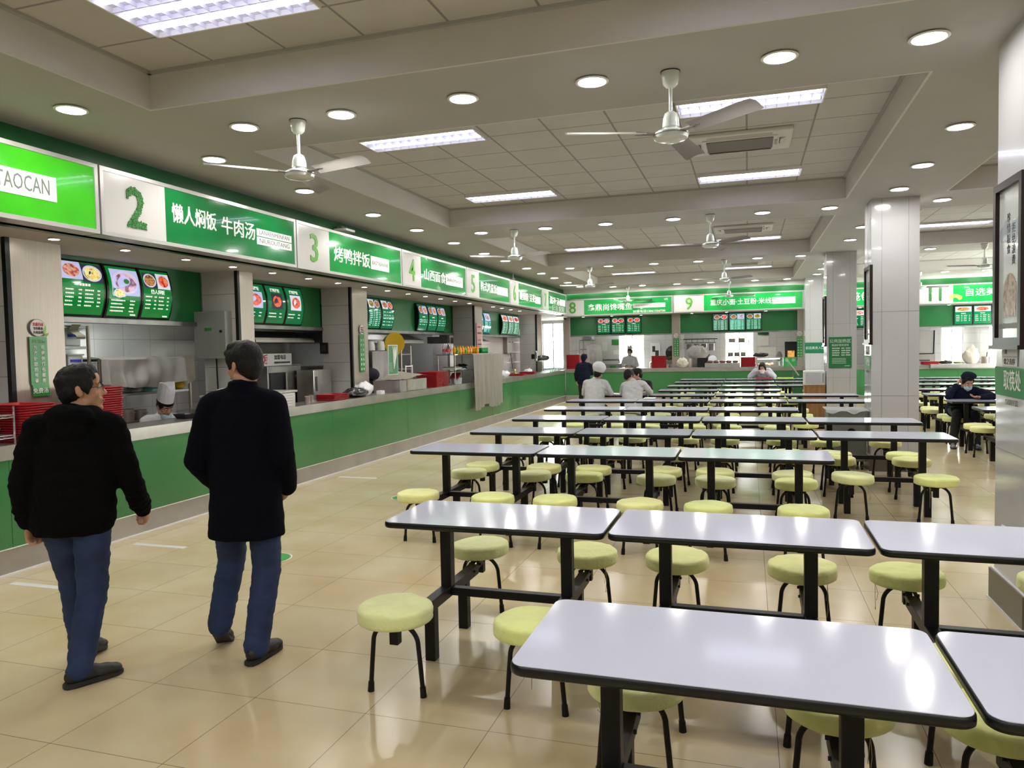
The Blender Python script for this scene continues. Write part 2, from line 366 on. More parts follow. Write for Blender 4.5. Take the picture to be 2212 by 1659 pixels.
# ------------------------------------------------------------------ serving counters
def counter(name, label, length, M, top_z, panels):
    r = empty(name, M=M, label=label, cat='counter')       # local: x along the front, y towards the diners is -y, front face at y = 0
    t = MB().bx(0, length, .0, .485, top_z - .035, top_z); t.build('worktop', STEELW, r)
    MB().bx(0, length, -.012, .02, top_z - .11, top_z + .004).build('front_edge', mat('counter_edge_steel', (.46, .43, .40), .3, .85, var=.2, scale=3), r)
    MB().bx(0, length, .03, .49, .02, top_z - .04).build('carcass', STEELD, r)
    x = panels[0]
    while x < length:
        a, b = max(0, x), min(length, x + panels[1] - .004)
        if b - a > .02: MB().bx(a, b, 0, .03, .205, top_z - .105).build('front_panel', GREEN, r)
        x += panels[1]
    MB().bx(0, length, .012, .03, .012, .205).build('kick_plate', mat('kick_plate_steel', (.50, .47, .45), .35, .7, var=.2, scale=2), r)
    MB().bx(0, length, -.004, .02, 0, .012).bx(0, length, -.004, .012, .2, .208).build('white_strip', WHITEP, r)
    return r
# left: front face x = -5.45, local x runs along +Y towards the far wall
ML = Matrix(((0, -1, 0, -5.45), (1, 0, 0, -3.98), (0, 0, 1, 0), (0, 0, 0, 1)))
counter('serving_counter', 'long green-fronted serving counter with steel edge running along the left stalls', 26.58, ML, 1.0, (-.06 - 1.1, 1.175))
MF = Matrix(((1, 0, 0, -5.43), (0, 1, 0, 22.62), (0, 0, 1, 0), (0, 0, 0, 1)))
counter('serving_counter', 'green-fronted serving counter across the far wall under signs 8 to 11', 13.6, MF, 1.03, (0, 1.2))

# ------------------------------------------------------------------ ceiling fittings
ORD = ['first', 'second', 'third', 'fourth', 'fifth', 'sixth', 'seventh', 'eighth', 'ninth', 'tenth', 'eleventh', 'twelfth', 'thirteenth', 'fourteenth', 'fifteenth', 'sixteenth', 'seventeenth', 'eighteenth', 'nineteenth', 'twentieth', 'twenty-first', 'twenty-second']
DLENS = mat('downlight_lens', (1, .98, .93), .4, emit=DOWN)
DLENS_K = mat('counter_downlight_lens', (1, .97, .9), .4, emit=DOWN * .55)
def downlight(r, lens):
    o = empty('downlight')
    m = MB().lathe([(r * .97, 0), (r * 1.16, -.006), (r * 1.2, -.012), (r * 1.0, -.016), (r * .93, -.004)], seg=32, cap=False); m.build('trim_ring', WHITEP, o, True)
    MB().lathe([(r * .95, -.002), (r * .95, -.010), (r * .6, -.013)], seg=32).build('lens', lens, o, True); return o
DLA = downlight(.095, DLENS); DLK = downlight(.042, DLENS_K); usedl = set()
def put_dl(src, x, y, z, label, group):
    o = src if id(src) not in usedl else dup(src)
    usedl.add(id(src)); o.location = (x, y, z); tag(o, label, 'downlight', group)
for k, y in enumerate((1.45, 2.85, 4.27, 5.79, 7.26, 8.84, 10.19, 11.65, 13.16, 14.42, 15.95, 17.18, 18.43, 19.9, 21.43)):
    put_dl(DLA, -4.68, y, ZS, 'round downlight in the soffit edge along the left stalls, %s from the camera end' % ORD[k], 'downlights along the left soffit')
for j, (y, nm) in enumerate(((5.07, 'nearest'), (10.84, 'second'), (16.4, 'third'), (21.95, 'farthest'), (-.62, 'unseen overhead'), (-2.6, 'unseen rear'))):  # last two rows are unseen, added to brighten the near tables
    for k, x in enumerate((-3.8, -2.93, -1.94, -1.0, .2, 1.04) if j != 1 else (-3.9, -2.88, -1.97, -1.0, .2, 1.05)):
        put_dl(DLA, x, y, ZS, 'round downlight in the %s ceiling beam of the main hall, %s from the left' % (nm, ORD[k]), 'downlights in the cross beams')
    for k, x in enumerate((2.38, 3.4, 4.9, 5.85, 7.0)):
        put_dl(DLA, x, y, ZS, 'round downlight in the %s beam beyond the pillars, %s from the left' % (nm, ORD[k]), 'downlights in the right hall beams')
for k, y in enumerate((1.6, 3.0, 7.23, 8.65, 9.87, 12.82, 14.32, 18.2, 19.5, 20.9)):
    put_dl(DLA, 1.72, y, ZS, 'round downlight in the soffit above the pillar line, %s from the camera end' % ORD[k], 'downlights along the pillar line')
for k, (x, y) in enumerate(((-4.76, 23.0),)): pass
for k, y in enumerate((1.8, 2.6, 3.3, 4.1, 4.93, 5.7, 6.51, 7.27, 8.03, 8.84, 9.61, 10.4, 11.19, 11.98, 12.74, 13.46, 14.23, 15.07, 16.64, 17.32, 18.05, 18.84)):
    put_dl(DLK, -5.64 - .005 * k, y, ZK, 'small downlight over the left serving counter, %s from the camera end' % ORD[k], 'small downlights over the left counter')
for k, x in enumerate((-4.9, -4.0, -3.1, -1.6, -.6, .5, 3.0, 5.2, 6.3)):
    put_dl(DLK, x, 22.85, 2.66, 'small downlight over the far serving counter, %s from the left' % ORD[k], 'small downlights over the far counter')
TUBEM = mat('fluorescent_tube', (.80, .80, 1.0), .5, emit=TUBE)
LOUV = mat('louvre_reflector', (.78, .78, .86), .25, .2)
def troffer(w, rows):
    o = empty('troffer_light'); h = rows * .18 + .01
    f = MB(); f.bx(-w / 2, w / 2, -h / 2 - .012, -h / 2, -.035, 0).bx(-w / 2, w / 2, h / 2, h / 2 + .012, -.035, 0).bx(-w / 2 - .012, -w / 2, -h / 2, h / 2, -.035, 0).bx(w / 2, w / 2 + .012, -h / 2, h / 2, -.035, 0)
    f.build('frame', WHITEP, o)
    g = MB(); n = 13
    for i in range(1, n): x = -w / 2 + w * i / n; g.bx(x - .0015, x + .0015, -h / 2, h / 2, -.032, -.004)
    for j in range(1, rows): y = -h / 2 + h * j / rows; g.bx(-w / 2, w / 2, y - .004, y + .004, -.034, -.004)
    g.build('louvre_grid', LOUV, o)
    MB().bx(-w / 2, w / 2, -h / 2, h / 2, -.003, 0).build('reflector_pan', LOUV, o)
    for j in range(rows):
        y = -h / 2 + h * (j + .5) / rows; MB().cyl((-w / 2 + .02, y, -.016), (w / 2 - .02, y, -.016), .013, seg=10).build('tube', TUBEM, o, True)
    return o
T2 = troffer(1.18, 2); T3 = troffer(1.18, 3); used = set()
def put_tr(src, x, y, label):
    o = src if id(src) not in used else dup(src); used.add(id(src)); o.location = (x, y, ZT - .001); tag(o, label, 'ceiling light', 'louvred ceiling lights')
put_tr(T3, -3.01, 3.70, 'large louvred light in the nearest ceiling recess at the top left')
put_tr(T3, 0.0, 3.70, 'large louvred light in the nearest ceiling recess above the tables')
put_tr(T3, -3.01, 1.0, 'large louvred light overhead behind the first recess light')
put_tr(T3, 0.0, 1.0, 'large louvred light overhead above the nearest table')
for tr, ya, yb in (('second', 6.76, 9.62), ('third', 12.5, 15.25), ('fourth', 18.1, 20.75)):
    for x, sd in ((-3.02, 'left'), (0.02, 'right')):
        put_tr(T2, x, ya, 'louvred light at the near end of the %s recess, %s of the fan line' % (tr, sd))
        put_tr(T2, x, yb, 'louvred light at the far end of the %s recess, %s of the fan line' % (tr, sd))
for tr, ya, yb in (('first', 1.0, 3.7), ('second', 6.76, 9.62), ('third', 12.0, 14.95), ('fourth', 18.1, 20.6)):
    for x, sd in ((3.45, 'inner'), (6.4, 'outer')):
        put_tr(T2, x, ya, 'louvred light beyond the pillars, near end of the %s recess, %s row' % (tr, sd))
        put_tr(T2, x, yb, 'louvred light beyond the pillars, far end of the %s recess, %s row' % (tr, sd))
# ceiling fans
def make_fan():
    o = empty('ceiling_fan')
    MB().lathe([(.062, 0), (.062, -.008), (.056, -.05), (.048, -.085), (.028, -.105), (.012, -.11)], seg=28).build('canopy', WHITEM, o, True)
    MB().lathe([(.066, .004), (.066, -.006)], seg=28).build('gasket', BLKP, o, True)
    MB().cyl((0, 0, -.1), (0, 0, -.30), .012, seg=14).build('downrod', WHITEM, o, True)
    MB().lathe([(.02, -.26), (.042, -.275), (.052, -.31), (.056, -.355), (.056, -.365)], seg=28).build('coupling_cover', WHITEM, o, True)
    h = MB().lathe([(.05, -.362), (.05, -.378), (.09, -.388), (.112, -.402), (.116, -.418), (.108, -.44), (.085, -.452), (.03, -.458)], seg=32); h.build('motor_housing', WHITEM, o, True)
    MB().lathe([(.117, -.41), (.1185, -.414), (.117, -.418)], seg=32, cap=False).build('trim_band', STEELD, o, True)
    bl = None
    for k in range(3):
        if bl is None:
            b = MB()
            def fn(u, v):
                x = .17 + .53 * u; w = .055 + .02 * u; return (x, (v - .5) * 2 * w * (1 - .15 * (u > .97)), -.405 - (v - .5) * .034 + .012 * (1 - (2 * v - 1) ** 2))
            b.sheet(14, 6, fn, .003); b.bar((.09, 0, -.408), (.19, 0, -.404), .05, .006)
            b.bar((.09, .015, -.405), (.24, .02, -.398), .012, .004); b.bar((.09, -.015, -.41), (.24, -.02, -.41), .012, .004)
            bl = b.build('blade', mat('fan_blade_paint', (.30, .285, .27), .45), o, True)
        else: c = bl.copy(); COL.objects.link(c); c.parent = o; bl = c
        bl.rotation_euler = (0, 0, k * 2 * PI / 3)
    return o
fan0 = make_fan()
for k, (x, y, rz, lab) in enumerate(((-3.33, 5.1, 1.83, 'white three-blade ceiling fan on the nearest beam, close to the left signs'), (-.48, 5.1, 1.4, 'white three-blade ceiling fan on the nearest beam, in front of the air conditioner'),
    (-3.37, 10.85, 1.6, 'white ceiling fan on the second beam, in front of the left recess'), (-.49, 10.75, 1.3, 'white ceiling fan on the second beam, right of centre beneath the cassette'),
    (-3.37, 16.5, 1.5, 'white ceiling fan on the third beam, left of sign 8'), (-.47, 16.45, 1.4, 'white ceiling fan on the third beam, above sign 9'),
    (-3.4, 22.25, .2, 'small distant ceiling fan hanging in front of sign 8'), (-.5, 21.9, .2, 'small distant ceiling fan hanging in front of sign 9'),
    (4.25, 16.1, 1.3, 'white ceiling fan beyond the pillars, above sign 11'), (4.26, 21.7, .1, 'small ceiling fan beyond the pillars at the left end of sign 11'),
    (4.25, 10.8, .9, 'white ceiling fan beyond the pillars, over the second row of tables there'), (4.25, 5.1, .9, 'white ceiling fan beyond the nearest pillar'))):
    o = fan0 if k == 0 else dup(fan0); o.location = (x, y, ZS); o.rotation_euler.z = rz; tag(o, lab, 'ceiling fan', 'white ceiling fans')
# cassette air conditioners
def make_ac():
    o = empty('cassette_air_conditioner'); pm = mat('ac_plastic', (.60, .57, .54), .4)
    m = MB(); m.box((0, 0, -.02), (1.0, .74, .04), None, .018); m.box((0, 0, -.045), (.72, .46, .012), None, .005); m.build('panel', pm, o)
    m = MB(); m.bx(-.32, .32, -.20, .20, -.058, -.05)
    m.build('intake_grille', mat('intake_grille', (.16, .14, .12), .6, bump=.5, bscale=260), o)
    m = MB()
    for s in (-1, 1): m.box((0, s * .30, -.043), (.62, .07, .008), (s * .35, 0, 0), .002)
    m.build('long_louvre', mat('ac_louvre', (.45, .42, .40), .4), o)
    m = MB()
    for s in (-1, 1): m.box((s * .42, 0, -.043), (.07, .2, .01), (0, -s * .4, 0), .003)
    m.build('end_louvre', pm, o)
    m = MB()
    for s in (-1, 1): m.box((s * .385, 0, -.041), (.012, .21, .006))
    m.build('outlet_slot', BLKP, o)
    m = MB(); m.bx(.335, .36, -.09, .09, -.055, -.05); m.build('indicator_strip', STEELD, o); return o
ac = make_ac()
for k, (x, y, lab) in enumerate(((-.07, 8.02, 'white cassette air conditioner between the two lights behind the nearer fan'), (-.07, 13.9, 'white cassette air conditioner in the third recess above the second fan'), (-.07, 19.6, 'distant cassette air conditioner in the fourth recess'),
    (3.45, 19.0, 'cassette air conditioner beyond the pillars in the far recess'), (3.45, 8.2, 'cassette air conditioner beyond the pillars in the second recess'))):
    o = ac if k == 0 else dup(ac); o.location = (x, y, ZT); tag(o, lab, 'air conditioner', 'cassette air conditioners')
# ------------------------------------------------------------------ canteen tables with attached stools
def rounded_rect(w, d, r, n=6):
    pts = []
    for cx, cy, a0 in ((w / 2 - r, d / 2 - r, 0), (-w / 2 + r, d / 2 - r, 90), (-w / 2 + r, -d / 2 + r, 180), (w / 2 - r, -d / 2 + r, 270)):
        for k in range(n + 1):
            a = math.radians(a0 + 90 * k / n); pts.append((cx + r * math.cos(a), cy + r * math.sin(a)))
    return pts
def wrinkled_seat(seed, r=.186):
    m = MB(); m.lathe([(.02, .058), (.06, .0585), (.11, .058), (.15, .057), (.168, .0545), (.180, .047), (.183, .034), (.184, .016), (.184, .0), (.181, -.012), (.172, -.018), (.165, -.012), (.10, -.004)], seg=44)
    off = Vector((seed * 7.3, seed * 3.1, 0))
    for v in m.bm.verts:
        q = v.co.copy(); rr = math.hypot(q.x, q.y)
        n1 = noise.noise(q * 9 + off); n2 = noise.noise(Vector((q.x * 4, q.y * 26, 0)) + off); n3 = noise.noise(Vector((math.atan2(q.y, q.x) * 5, q.z * 30, 3)) + off)
        if q.z > .04: v.co.z += .005 * n1 + .0075 * max(0, n2 - .05) - .006 * max(0, -n2 - .2)
        elif rr > .1: v.co.x *= 1 + .024 * n3; v.co.y *= 1 + .024 * n3; v.co.z += .003 * n3
    return m
SEATS = []
for k in range(3):
    me = wrinkled_seat(k + 1).mesh('seat', True, 60); me.materials.append(LIME[k]); SEATS.append(me)
PX, TW, TD, TH = .35, 1.205, .60, .75
TOPM = MB().prism(rounded_rect(TW - .011, TD - .011, .0445, 10), TH - .004, TH).mesh('tabletop'); TOPM.materials.append(LAM)
b = MB(); R_ = []
for ins, z in ((.008, -.034), (.001, -.029), (0, -.018), (.001, -.007), (.005, -.002)): R_.append([b.bm.verts.new((x, y, TH + z)) for x, y in rounded_rect(TW - 2 * ins, TD - 2 * ins, .05 - ins, 10)])
b.bm.faces.new(R_[0][::-1]); b.bm.faces.new(R_[-1])
for p, q in zip(R_, R_[1:]):
    for k in range(len(p)): b.bm.faces.new((p[k], p[(k + 1) % len(p)], q[(k + 1) % len(p)], q[k]))
b.bm.faces.ensure_lookup_table()
b.bx(-.56, -.46, -.03, .03, TH - .05, TH - .034).bx(.46, .56, -.03, .03, TH - .05, TH - .034)
EDGEM = b.mesh('edge_band', True, 50); EDGEM.materials.append(BLKP)
def mk(name, mb, m=BLACKM, smooth=False): me = mb.mesh(name, smooth, 40); me.materials.append(m); return me
POSTM = mk('post', MB().box((0, 0, .525), (.062, .062, .39), None, .004))
BEAMM = mk('cross_beam', MB().box((0, 0, .305), (.06, .84, .058), None, .004))
LEGM = mk('leg', MB().box((0, 0, .14), (.058, .058, .28), None, .004))
STRM = mk('stretcher', MB().box((0, 0, .305), (2 * PX - .06, .05, .045), None, .003))
sm = MB()     # hinged bracket and seat post, local origin on the floor under the seat, table on +y
sm.box((0, 0, .315), (.045, .045, .13), None, .003)
for s in (-1, 1): sm.bar((s * .026, .02, .335), (s * .026, .27, .305), .006, .036)
for s in (-1, 1):
    for p in ((.03, .335), (.10, .33), (.20, .312)): sm.cyl((s * .026, p[0], p[1]), (s * .040, p[0], p[1]), .008, seg=8)
STOOLM = mk('stool', sm)
am = MB(); pts = []
for k in range(21):
    a = PI * k / 20; pts.append((-.118 * math.cos(a), 0, .25 + .105 * math.sin(a)))
pts = [(-.138, 0, .02), (-.128, 0, .14)] + pts + [(.128, 0, .14), (.138, 0, .02)]
am.tube(pts, .0115, 10)
for s in (-1, 1): am.cyl((s * .139, 0, 0), (s * .136, 0, .05), .0165, .0145, 12)
ARCHM = mk('arch_leg', am, BLACKM, True)
STRING = []
for k in range(3):
    t = MB(); q = random.Random(k); x = .16; y = -.06 + .05 * k
    t.tube([(x, y, .37), (x + .004, y + .004, .30), (x - .004, y, .22 - .02 * k), (x + .006, y + .006, .235)], .0013, 5)
    t.tube([(x, y, .37), (x - .012, y + .008, .31), (x - .010, y, .27)], .0013, 5)
    STRING.append(mk('tie_string', t, mat('pale_string', srgb('a39a70'), .9), True))
def ob(name, me, parent, loc=(0, 0, 0), rz=0):
    o = bpy.data.objects.new(name, me); COL.objects.link(o); o.parent = parent; o.location = loc; o.rotation_euler = (0, 0, rz); return o
def canteen_table(x, y, label, group, strings=True, near=.565, far=.565, jit=.008):
    t = empty('canteen_table', (x, y, 0), rnd.uniform(-.006, .006), label, 'table', group)
    tp = ob('tabletop', TOPM, t); ob('edge_band', EDGEM, tp)
    for s in (-1, 1):
        ob('post', POSTM, t, (s * PX, 0, 0)); ob('cross_beam', BEAMM, t, (s * PX, 0, 0))
        for q in (-1, 1): ob('leg', LEGM, t, (s * PX, q * .24, 0))
    ob('stretcher', STRM, t)
    for s in (-1, 1):
        for q in (-1, 1):
            d = (near if q < 0 else far) + rnd.uniform(-jit, jit)
            st = ob('stool', STOOLM, t, (s * PX, q * d, 0), 0 if q < 0 else PI)
            k = rnd.randrange(3)
            se = ob('seat', SEATS[k], st, (rnd.uniform(-.012, .012), rnd.uniform(-.012, .012), .385), rnd.uniform(0, 6.28))
            se.rotation_euler = (rnd.uniform(-.03, .03), rnd.uniform(-.03, .03), rnd.uniform(0, 6.28))
            ob('arch_leg', ARCHM, st, (0, 0, 0), rnd.uniform(-.05, .05))
            if strings: ob('tie_string', STRING[rnd.randrange(3)], st, (0, 0, 0), rnd.uniform(0, 6.28))
    return t
P = 1.222
ROWS = [(2.30, -.07, 2), (3.86, -1.285, 3), (6.52, -2.40, 3), (8.08, -2.40, 4), (9.62, -2.39, 4), (11.2, -2.38, 3), (12.93, -2.45, 4), (14.45, -2.42, 4), (16.0, -1.2, 2), (17.8, -1.2, 3), (19.6, -1.2, 3), (21.2, -1.2, 3)]
for r, (y, x, n) in enumerate(ROWS):
    for k in range(n):
        if r == 9 and k == 2: pass
        canteen_table(x + k * P, y, 'white canteen table with lime stools, %s from left in %s row from camera' % (ORD[k], ORD[r]), 'canteen tables of the main hall', r < 7, *((.58, .46) if r == 0 else (.66, .54) if r == 1 else (.63, .565) if r == 2 else (.565, .42) if r == 11 and k == 2 else (.565, .565)))
RR = [9.6, 11.45, 13.0, 14.57, 16.15, 18.05, 19.85, 21.25]
for r, y in enumerate(RR):
    for k in range(3):
        canteen_table(3.57 + (-.02 if r < 4 else .06) + k * P, y, 'white canteen table beyond the pillars, %s from the left in the %s row there' % (ORD[k], ORD[r]), 'canteen tables beyond the pillars', r < 3, *((.49, .49) if r > 5 else (.56, .56)))
# ------------------------------------------------------------------ lightbox signs
FRAME = mat('sign_aluminium', (.50, .49, .47), .35, .5)
FACEW = mat('sign_white_face', (.52, .50, .48), .25, emit=BOX * .7, coat=.5)
SIGNTXT = mat('sign_white_lettering', (.80, .80, .76), .5, emit=BOX * .8)
def sgreen(i, c, e): return mat('sign_green_face_%s' % i, srgb(c), .12, emit=BOX * e, coat=.8, var=.25, scale=1.3)
LEAFG = mat('leafy_green', srgb('2b7a2c'), .6, var=.5, scale=60)
LIMEG = mat('lime_green_numeral', srgb('5fae3a'), .5, var=.3, scale=60)
PINK = mat('sign_grey_lettering', srgb('6a766c'), .6)
PLATE = mat('sign_white_plate', (.78, .77, .74), .4, emit=BOX * .55)
def sign(M, w, h, num, nw, nummat, green, label, deco, numx=None, numh=.36):
    r = empty('lightbox_sign', M=M, label=label, cat='sign', group='numbered stall signs')
    MB().bx(0, w, 0, h, -.18, -.012).build('sign_box', FRAME, r)
    f = MB(); t = .035
    f.bx(0, w, 0, t, -.012, .006).bx(0, w, h - t, h, -.012, .006).bx(0, t, t, h - t, -.012, .006).bx(w - t, w, t, h - t, -.012, .006); f.build('sign_frame', FRAME, r)
    if nw: MB().bx(t, nw, t, h - t, -.012, -.002).build('number_panel', FACEW, r)
    MB().bx(max(nw, t), w - t, t, h - t, -.012, -.002).build('name_panel', green, r)
    if num: text('numeral', num, (numx or nw * .52, h * .46, .001), numh * 1.38, nummat, r, depth=.003, bold=.012, sx=.95)
    if nummat is LEAFG:
        nm = [c for c in r.children if c.name.startswith('numeral')][0]; me = nm.data; me.calc_loop_triangles(); q = random.Random(5); tr = [t for t in me.loop_triangles if t.normal.z > .5]; ar = [t.area for t in tr]; m = MB()
        for t in q.choices(tr, ar, k=420):
            a, b = q.random(), q.random()
            if a + b > 1: a, b = 1 - a, 1 - b
            v = [me.vertices[i].co for i in t.vertices]; p = v[0] + (v[1] - v[0]) * a + (v[2] - v[0]) * b
            m.ell(p, (.016, .008, .004), (q.uniform(-.5, .5), q.uniform(-.5, .5), q.uniform(0, 6.3)), 6)
        lv = m.build('leaf_covering', mat('leaf_bits', srgb('37903a'), .5, var=.6, scale=90), nm); lv['kind'] = 'stuff'
    deco(r, h); return r
def plate(r, x0, x1, y0, y1, s, size=None):
    p = MB().bx(x0, x1, y0, y1, -.002, .003).build('name_plate', PLATE, r)
    if s: text('plate_lettering', s, ((x0 + x1) / 2, (y0 + y1) / 2, .004), size or (y1 - y0) * .85, PINK, p, width=(x1 - x0) * .86, depth=.001)
def big(r, s, x0, x1, y, hgt, nm='lettering'): text(nm, s, ((x0 + x1) / 2, y, .001), hgt * 1.15, SIGNTXT, r, width=x1 - x0, depth=.003, bold=.006)
EDGES = [2.2, 5.0, 7.87, 10.75, 13.58, 16.36, 19.16, 21.93]
def LM(i): return facing((-5.21, EDGES[i], 2.71), (1, 0, 0))
def lw(i): return EDGES[i + 1] - EDGES[i] - .02
sign(LM(0), lw(0), .58, '1', .80, LEAFG, sgreen('1', '3fb81e', 1.3), 'bright green lightbox sign ending in TAOCAN, leftmost above the counter', lambda r, h: (plate(r, 1.0, 2.38, .19, .38, ''), text('plate_lettering', 'TAOCAN', (2.10, .285, .004), .17, PINK, r, width=.44, depth=.001)))
def d2(r, h):
    big(r, '懒人焖饭', .82, 1.44, .31, .17); big(r, '牛肉汤', 1.52, 2.07, .30, .17)
    plate(r, 2.10, 2.76, .285, .365, 'LANRENMENFAN'); plate(r, 2.10, 2.76, .19, .275, 'NIUROUTANG')
sign(LM(1), lw(1), .58, '2', .74, LEAFG, sgreen('2', '0a7a3c', .6), 'green lightbox sign with a leafy 2 for rice stew and beef soup', d2)
def d3(r, h): big(r, '烤鸭拌饭', .85, 1.83, .26, .19); plate(r, 1.86, 2.43, .17, .36, 'KAOYABANFAN', .09)
sign(LM(2), lw(2), .58, '3', .74, LIMEG, sgreen('3', '128e40', .9), 'green lightbox sign with number 3 for roast duck rice', d3)
def d4(r, h): big(r, '山西面食', .84, 1.77, .25, .18); plate(r, 1.79, 2.62, .16, .35, 'SHANXIMIANSHI', .09)
sign(LM(3), lw(3), .58, '4', .72, LIMEG, sgreen('4', '168a42', .8), 'green lightbox sign with number 4 for noodles', d4)
def d5(r, h): big(r, '韩式烤盘饭', .80, 1.83, .26, .18); plate(r, 1.84, 2.6, .17, .35, '')
sign(LM(4), lw(4), .58, '5', .72, LIMEG, sgreen('5', '258a45', .7), 'green lightbox sign with number 5 above the hanging white cloth', d5)
def d6(r, h): big(r, '酸辣粉', .76, 1.5, .24, .18); big(r, '豆花', 1.6, 2.1, .24, .18); plate(r, 2.12, 2.62, .14, .32, '')
sign(LM(5), lw(5), .58, '6', .68, LIMEG, sgreen('6', '258a45', .7), 'green lightbox sign with number 6, second from the far end of the row', d6)
def d7(r, h):
    m = MB()
    for k, x in enumerate((1.35, 2.15)):
        for s_ in (.16, .08):
            for a_, b_, c_, d_ in ((-s_, s_, -s_, -s_ + .015), (-s_, s_, s_ - .015, s_), (-s_, -s_ + .015, -s_, s_), (s_ - .015, s_, -s_, s_)): m.bx(x + a_ * 1.6, x + b_ * 1.6, .10 + c_ * .5, .10 + d_ * .5, -.001, .002)
    m.build('lattice_motif', SIGNTXT, r)
    big(r, '滋补汤', .8, 1.9, .3, .2); plate(r, 1.95, 2.6, .22, .40, '')
sign(LM(6), lw(6), .58, '7', .68, LIMEG, sgreen('7', '1f7a48', .6), 'green lightbox sign with number 7, last of the left row', d7)
def FM(x): return facing((x, 22.44, 2.66), (0, -1, 0))
def d8(r, h):
    big(r, '鑫鼎尚馋嘴鱼', 1.0, 2.35, .23, .19); plate(r, 2.38, 3.33, .13 + .06, .13 + .19, 'XINDINGSHANGCHANZUIYU', .09)
    text('lettering', '加盟电话13061326730', (2.85, .08, .001), .08, SIGNTXT, r, width=.96, depth=.002, bold=.015)
sign(FM(-5.66), 3.55, .52, '8', .88, LIMEG, sgreen('8', '129a44', 1.0), 'green far-wall lightbox sign with number 8 and a phone number', d8, .52)
def d9(r, h):
    big(r, '重庆小面·土豆粉·米线', 1.06, 2.74, .25, .16)
    for k in range(3): plate(r, 2.76, 3.38, .165 + k * .065, .22 + k * .065, '')
sign(FM(-2.1), 3.6, .52, '9', .88, LIMEG, sgreen('9', '12a648', 1.1), 'green far-wall lightbox sign with number 9 between sign 8 and the pillars', d9, .46)
def d10(r, h): big(r, '小笼包', 1.0, 1.68, .26, .22)
sign(FM(1.5), 2.6, .52, '10', .6, LIMEG, sgreen('10', '14a348', 1.1), 'partly hidden lightbox sign ending in the word for bun, between pillars', d10, .3)
def d11(r, h):
    big(r, '自选美食', 1.36, 2.32, .27, .19)
    m = MB()
    for i, (x, y) in enumerate(((1.04, .17), (1.18, .19), (1.1, .2), (1.24, .15))): m.ell((x, y, 0), (.05, .06, .004), (0, 0, i * .9))
    m.build('flower_motif', mat('yellow_motif', srgb('c9c45a'), .5, emit=BOX * .5), r)
sign(FM(4.12), 3.9, .52, '11', 1.08, LEAFG, sgreen('11', '17a24a', 1.0), 'green lightbox sign with number 11 beyond the pillars', d11, .66)

# ------------------------------------------------------------------ menu screens
SCRG = {}
def scrmat(c): 
    if c not in SCRG: SCRG[c] = mat('screen_green_' + 'abcdefghijklmnopqrst'[len(SCRG)], srgb(c), .12, emit=SCREEN, coat=.6, var=.12, scale=3)
    return SCRG[c]
SCRT = mat('screen_text', (.75, .80, .72), .5, emit=SCREEN * .9); SCRC = mat('screen_text_cyan', (.40, .70, .66), .5, emit=SCREEN)
PLW = mat('screen_plate_white', (.60, .60, .78), .4, emit=SCREEN * .8)
BGS = [mat('picture_pale', (.50, .50, .72), .4, emit=SCREEN * .8), mat('picture_dark', (.05, .05, .08), .4, emit=SCREEN * .5), mat('picture_white', (.66, .62, .72), .4, emit=SCREEN * .8)]
FOODS = [foodmat('food_seafood', ['3a1a18', 'b0584a', 'd8a890', '5a3a30'], 22), foodmat('food_rice', ['8a7a30', 'd9c46a', 'e8dca0', 'b89a4a'], 26), foodmat('food_soup', ['b06070', 'd8a8b0', 'c8b0d0', '6a3038', 'b0a0c8'], 9),
         foodmat('food_stew', ['2a1810', '8a5a34', 'c08a50', '4a2c1a'], 24), foodmat('food_chilli', ['5a120c', 'c03020', 'e08a60', '8a1a14'], 20), foodmat('food_duck', ['4a120c', 'a82c18', 'd86848', '7a1a10'], 16), foodmat('food_noodle', ['6a4a20', 'c8a050', '3a5a28', 'a07030'], 24)]
HERB = mat('screen_herbs', srgb('2f7a3a'), .5, emit=SCREEN * .7)
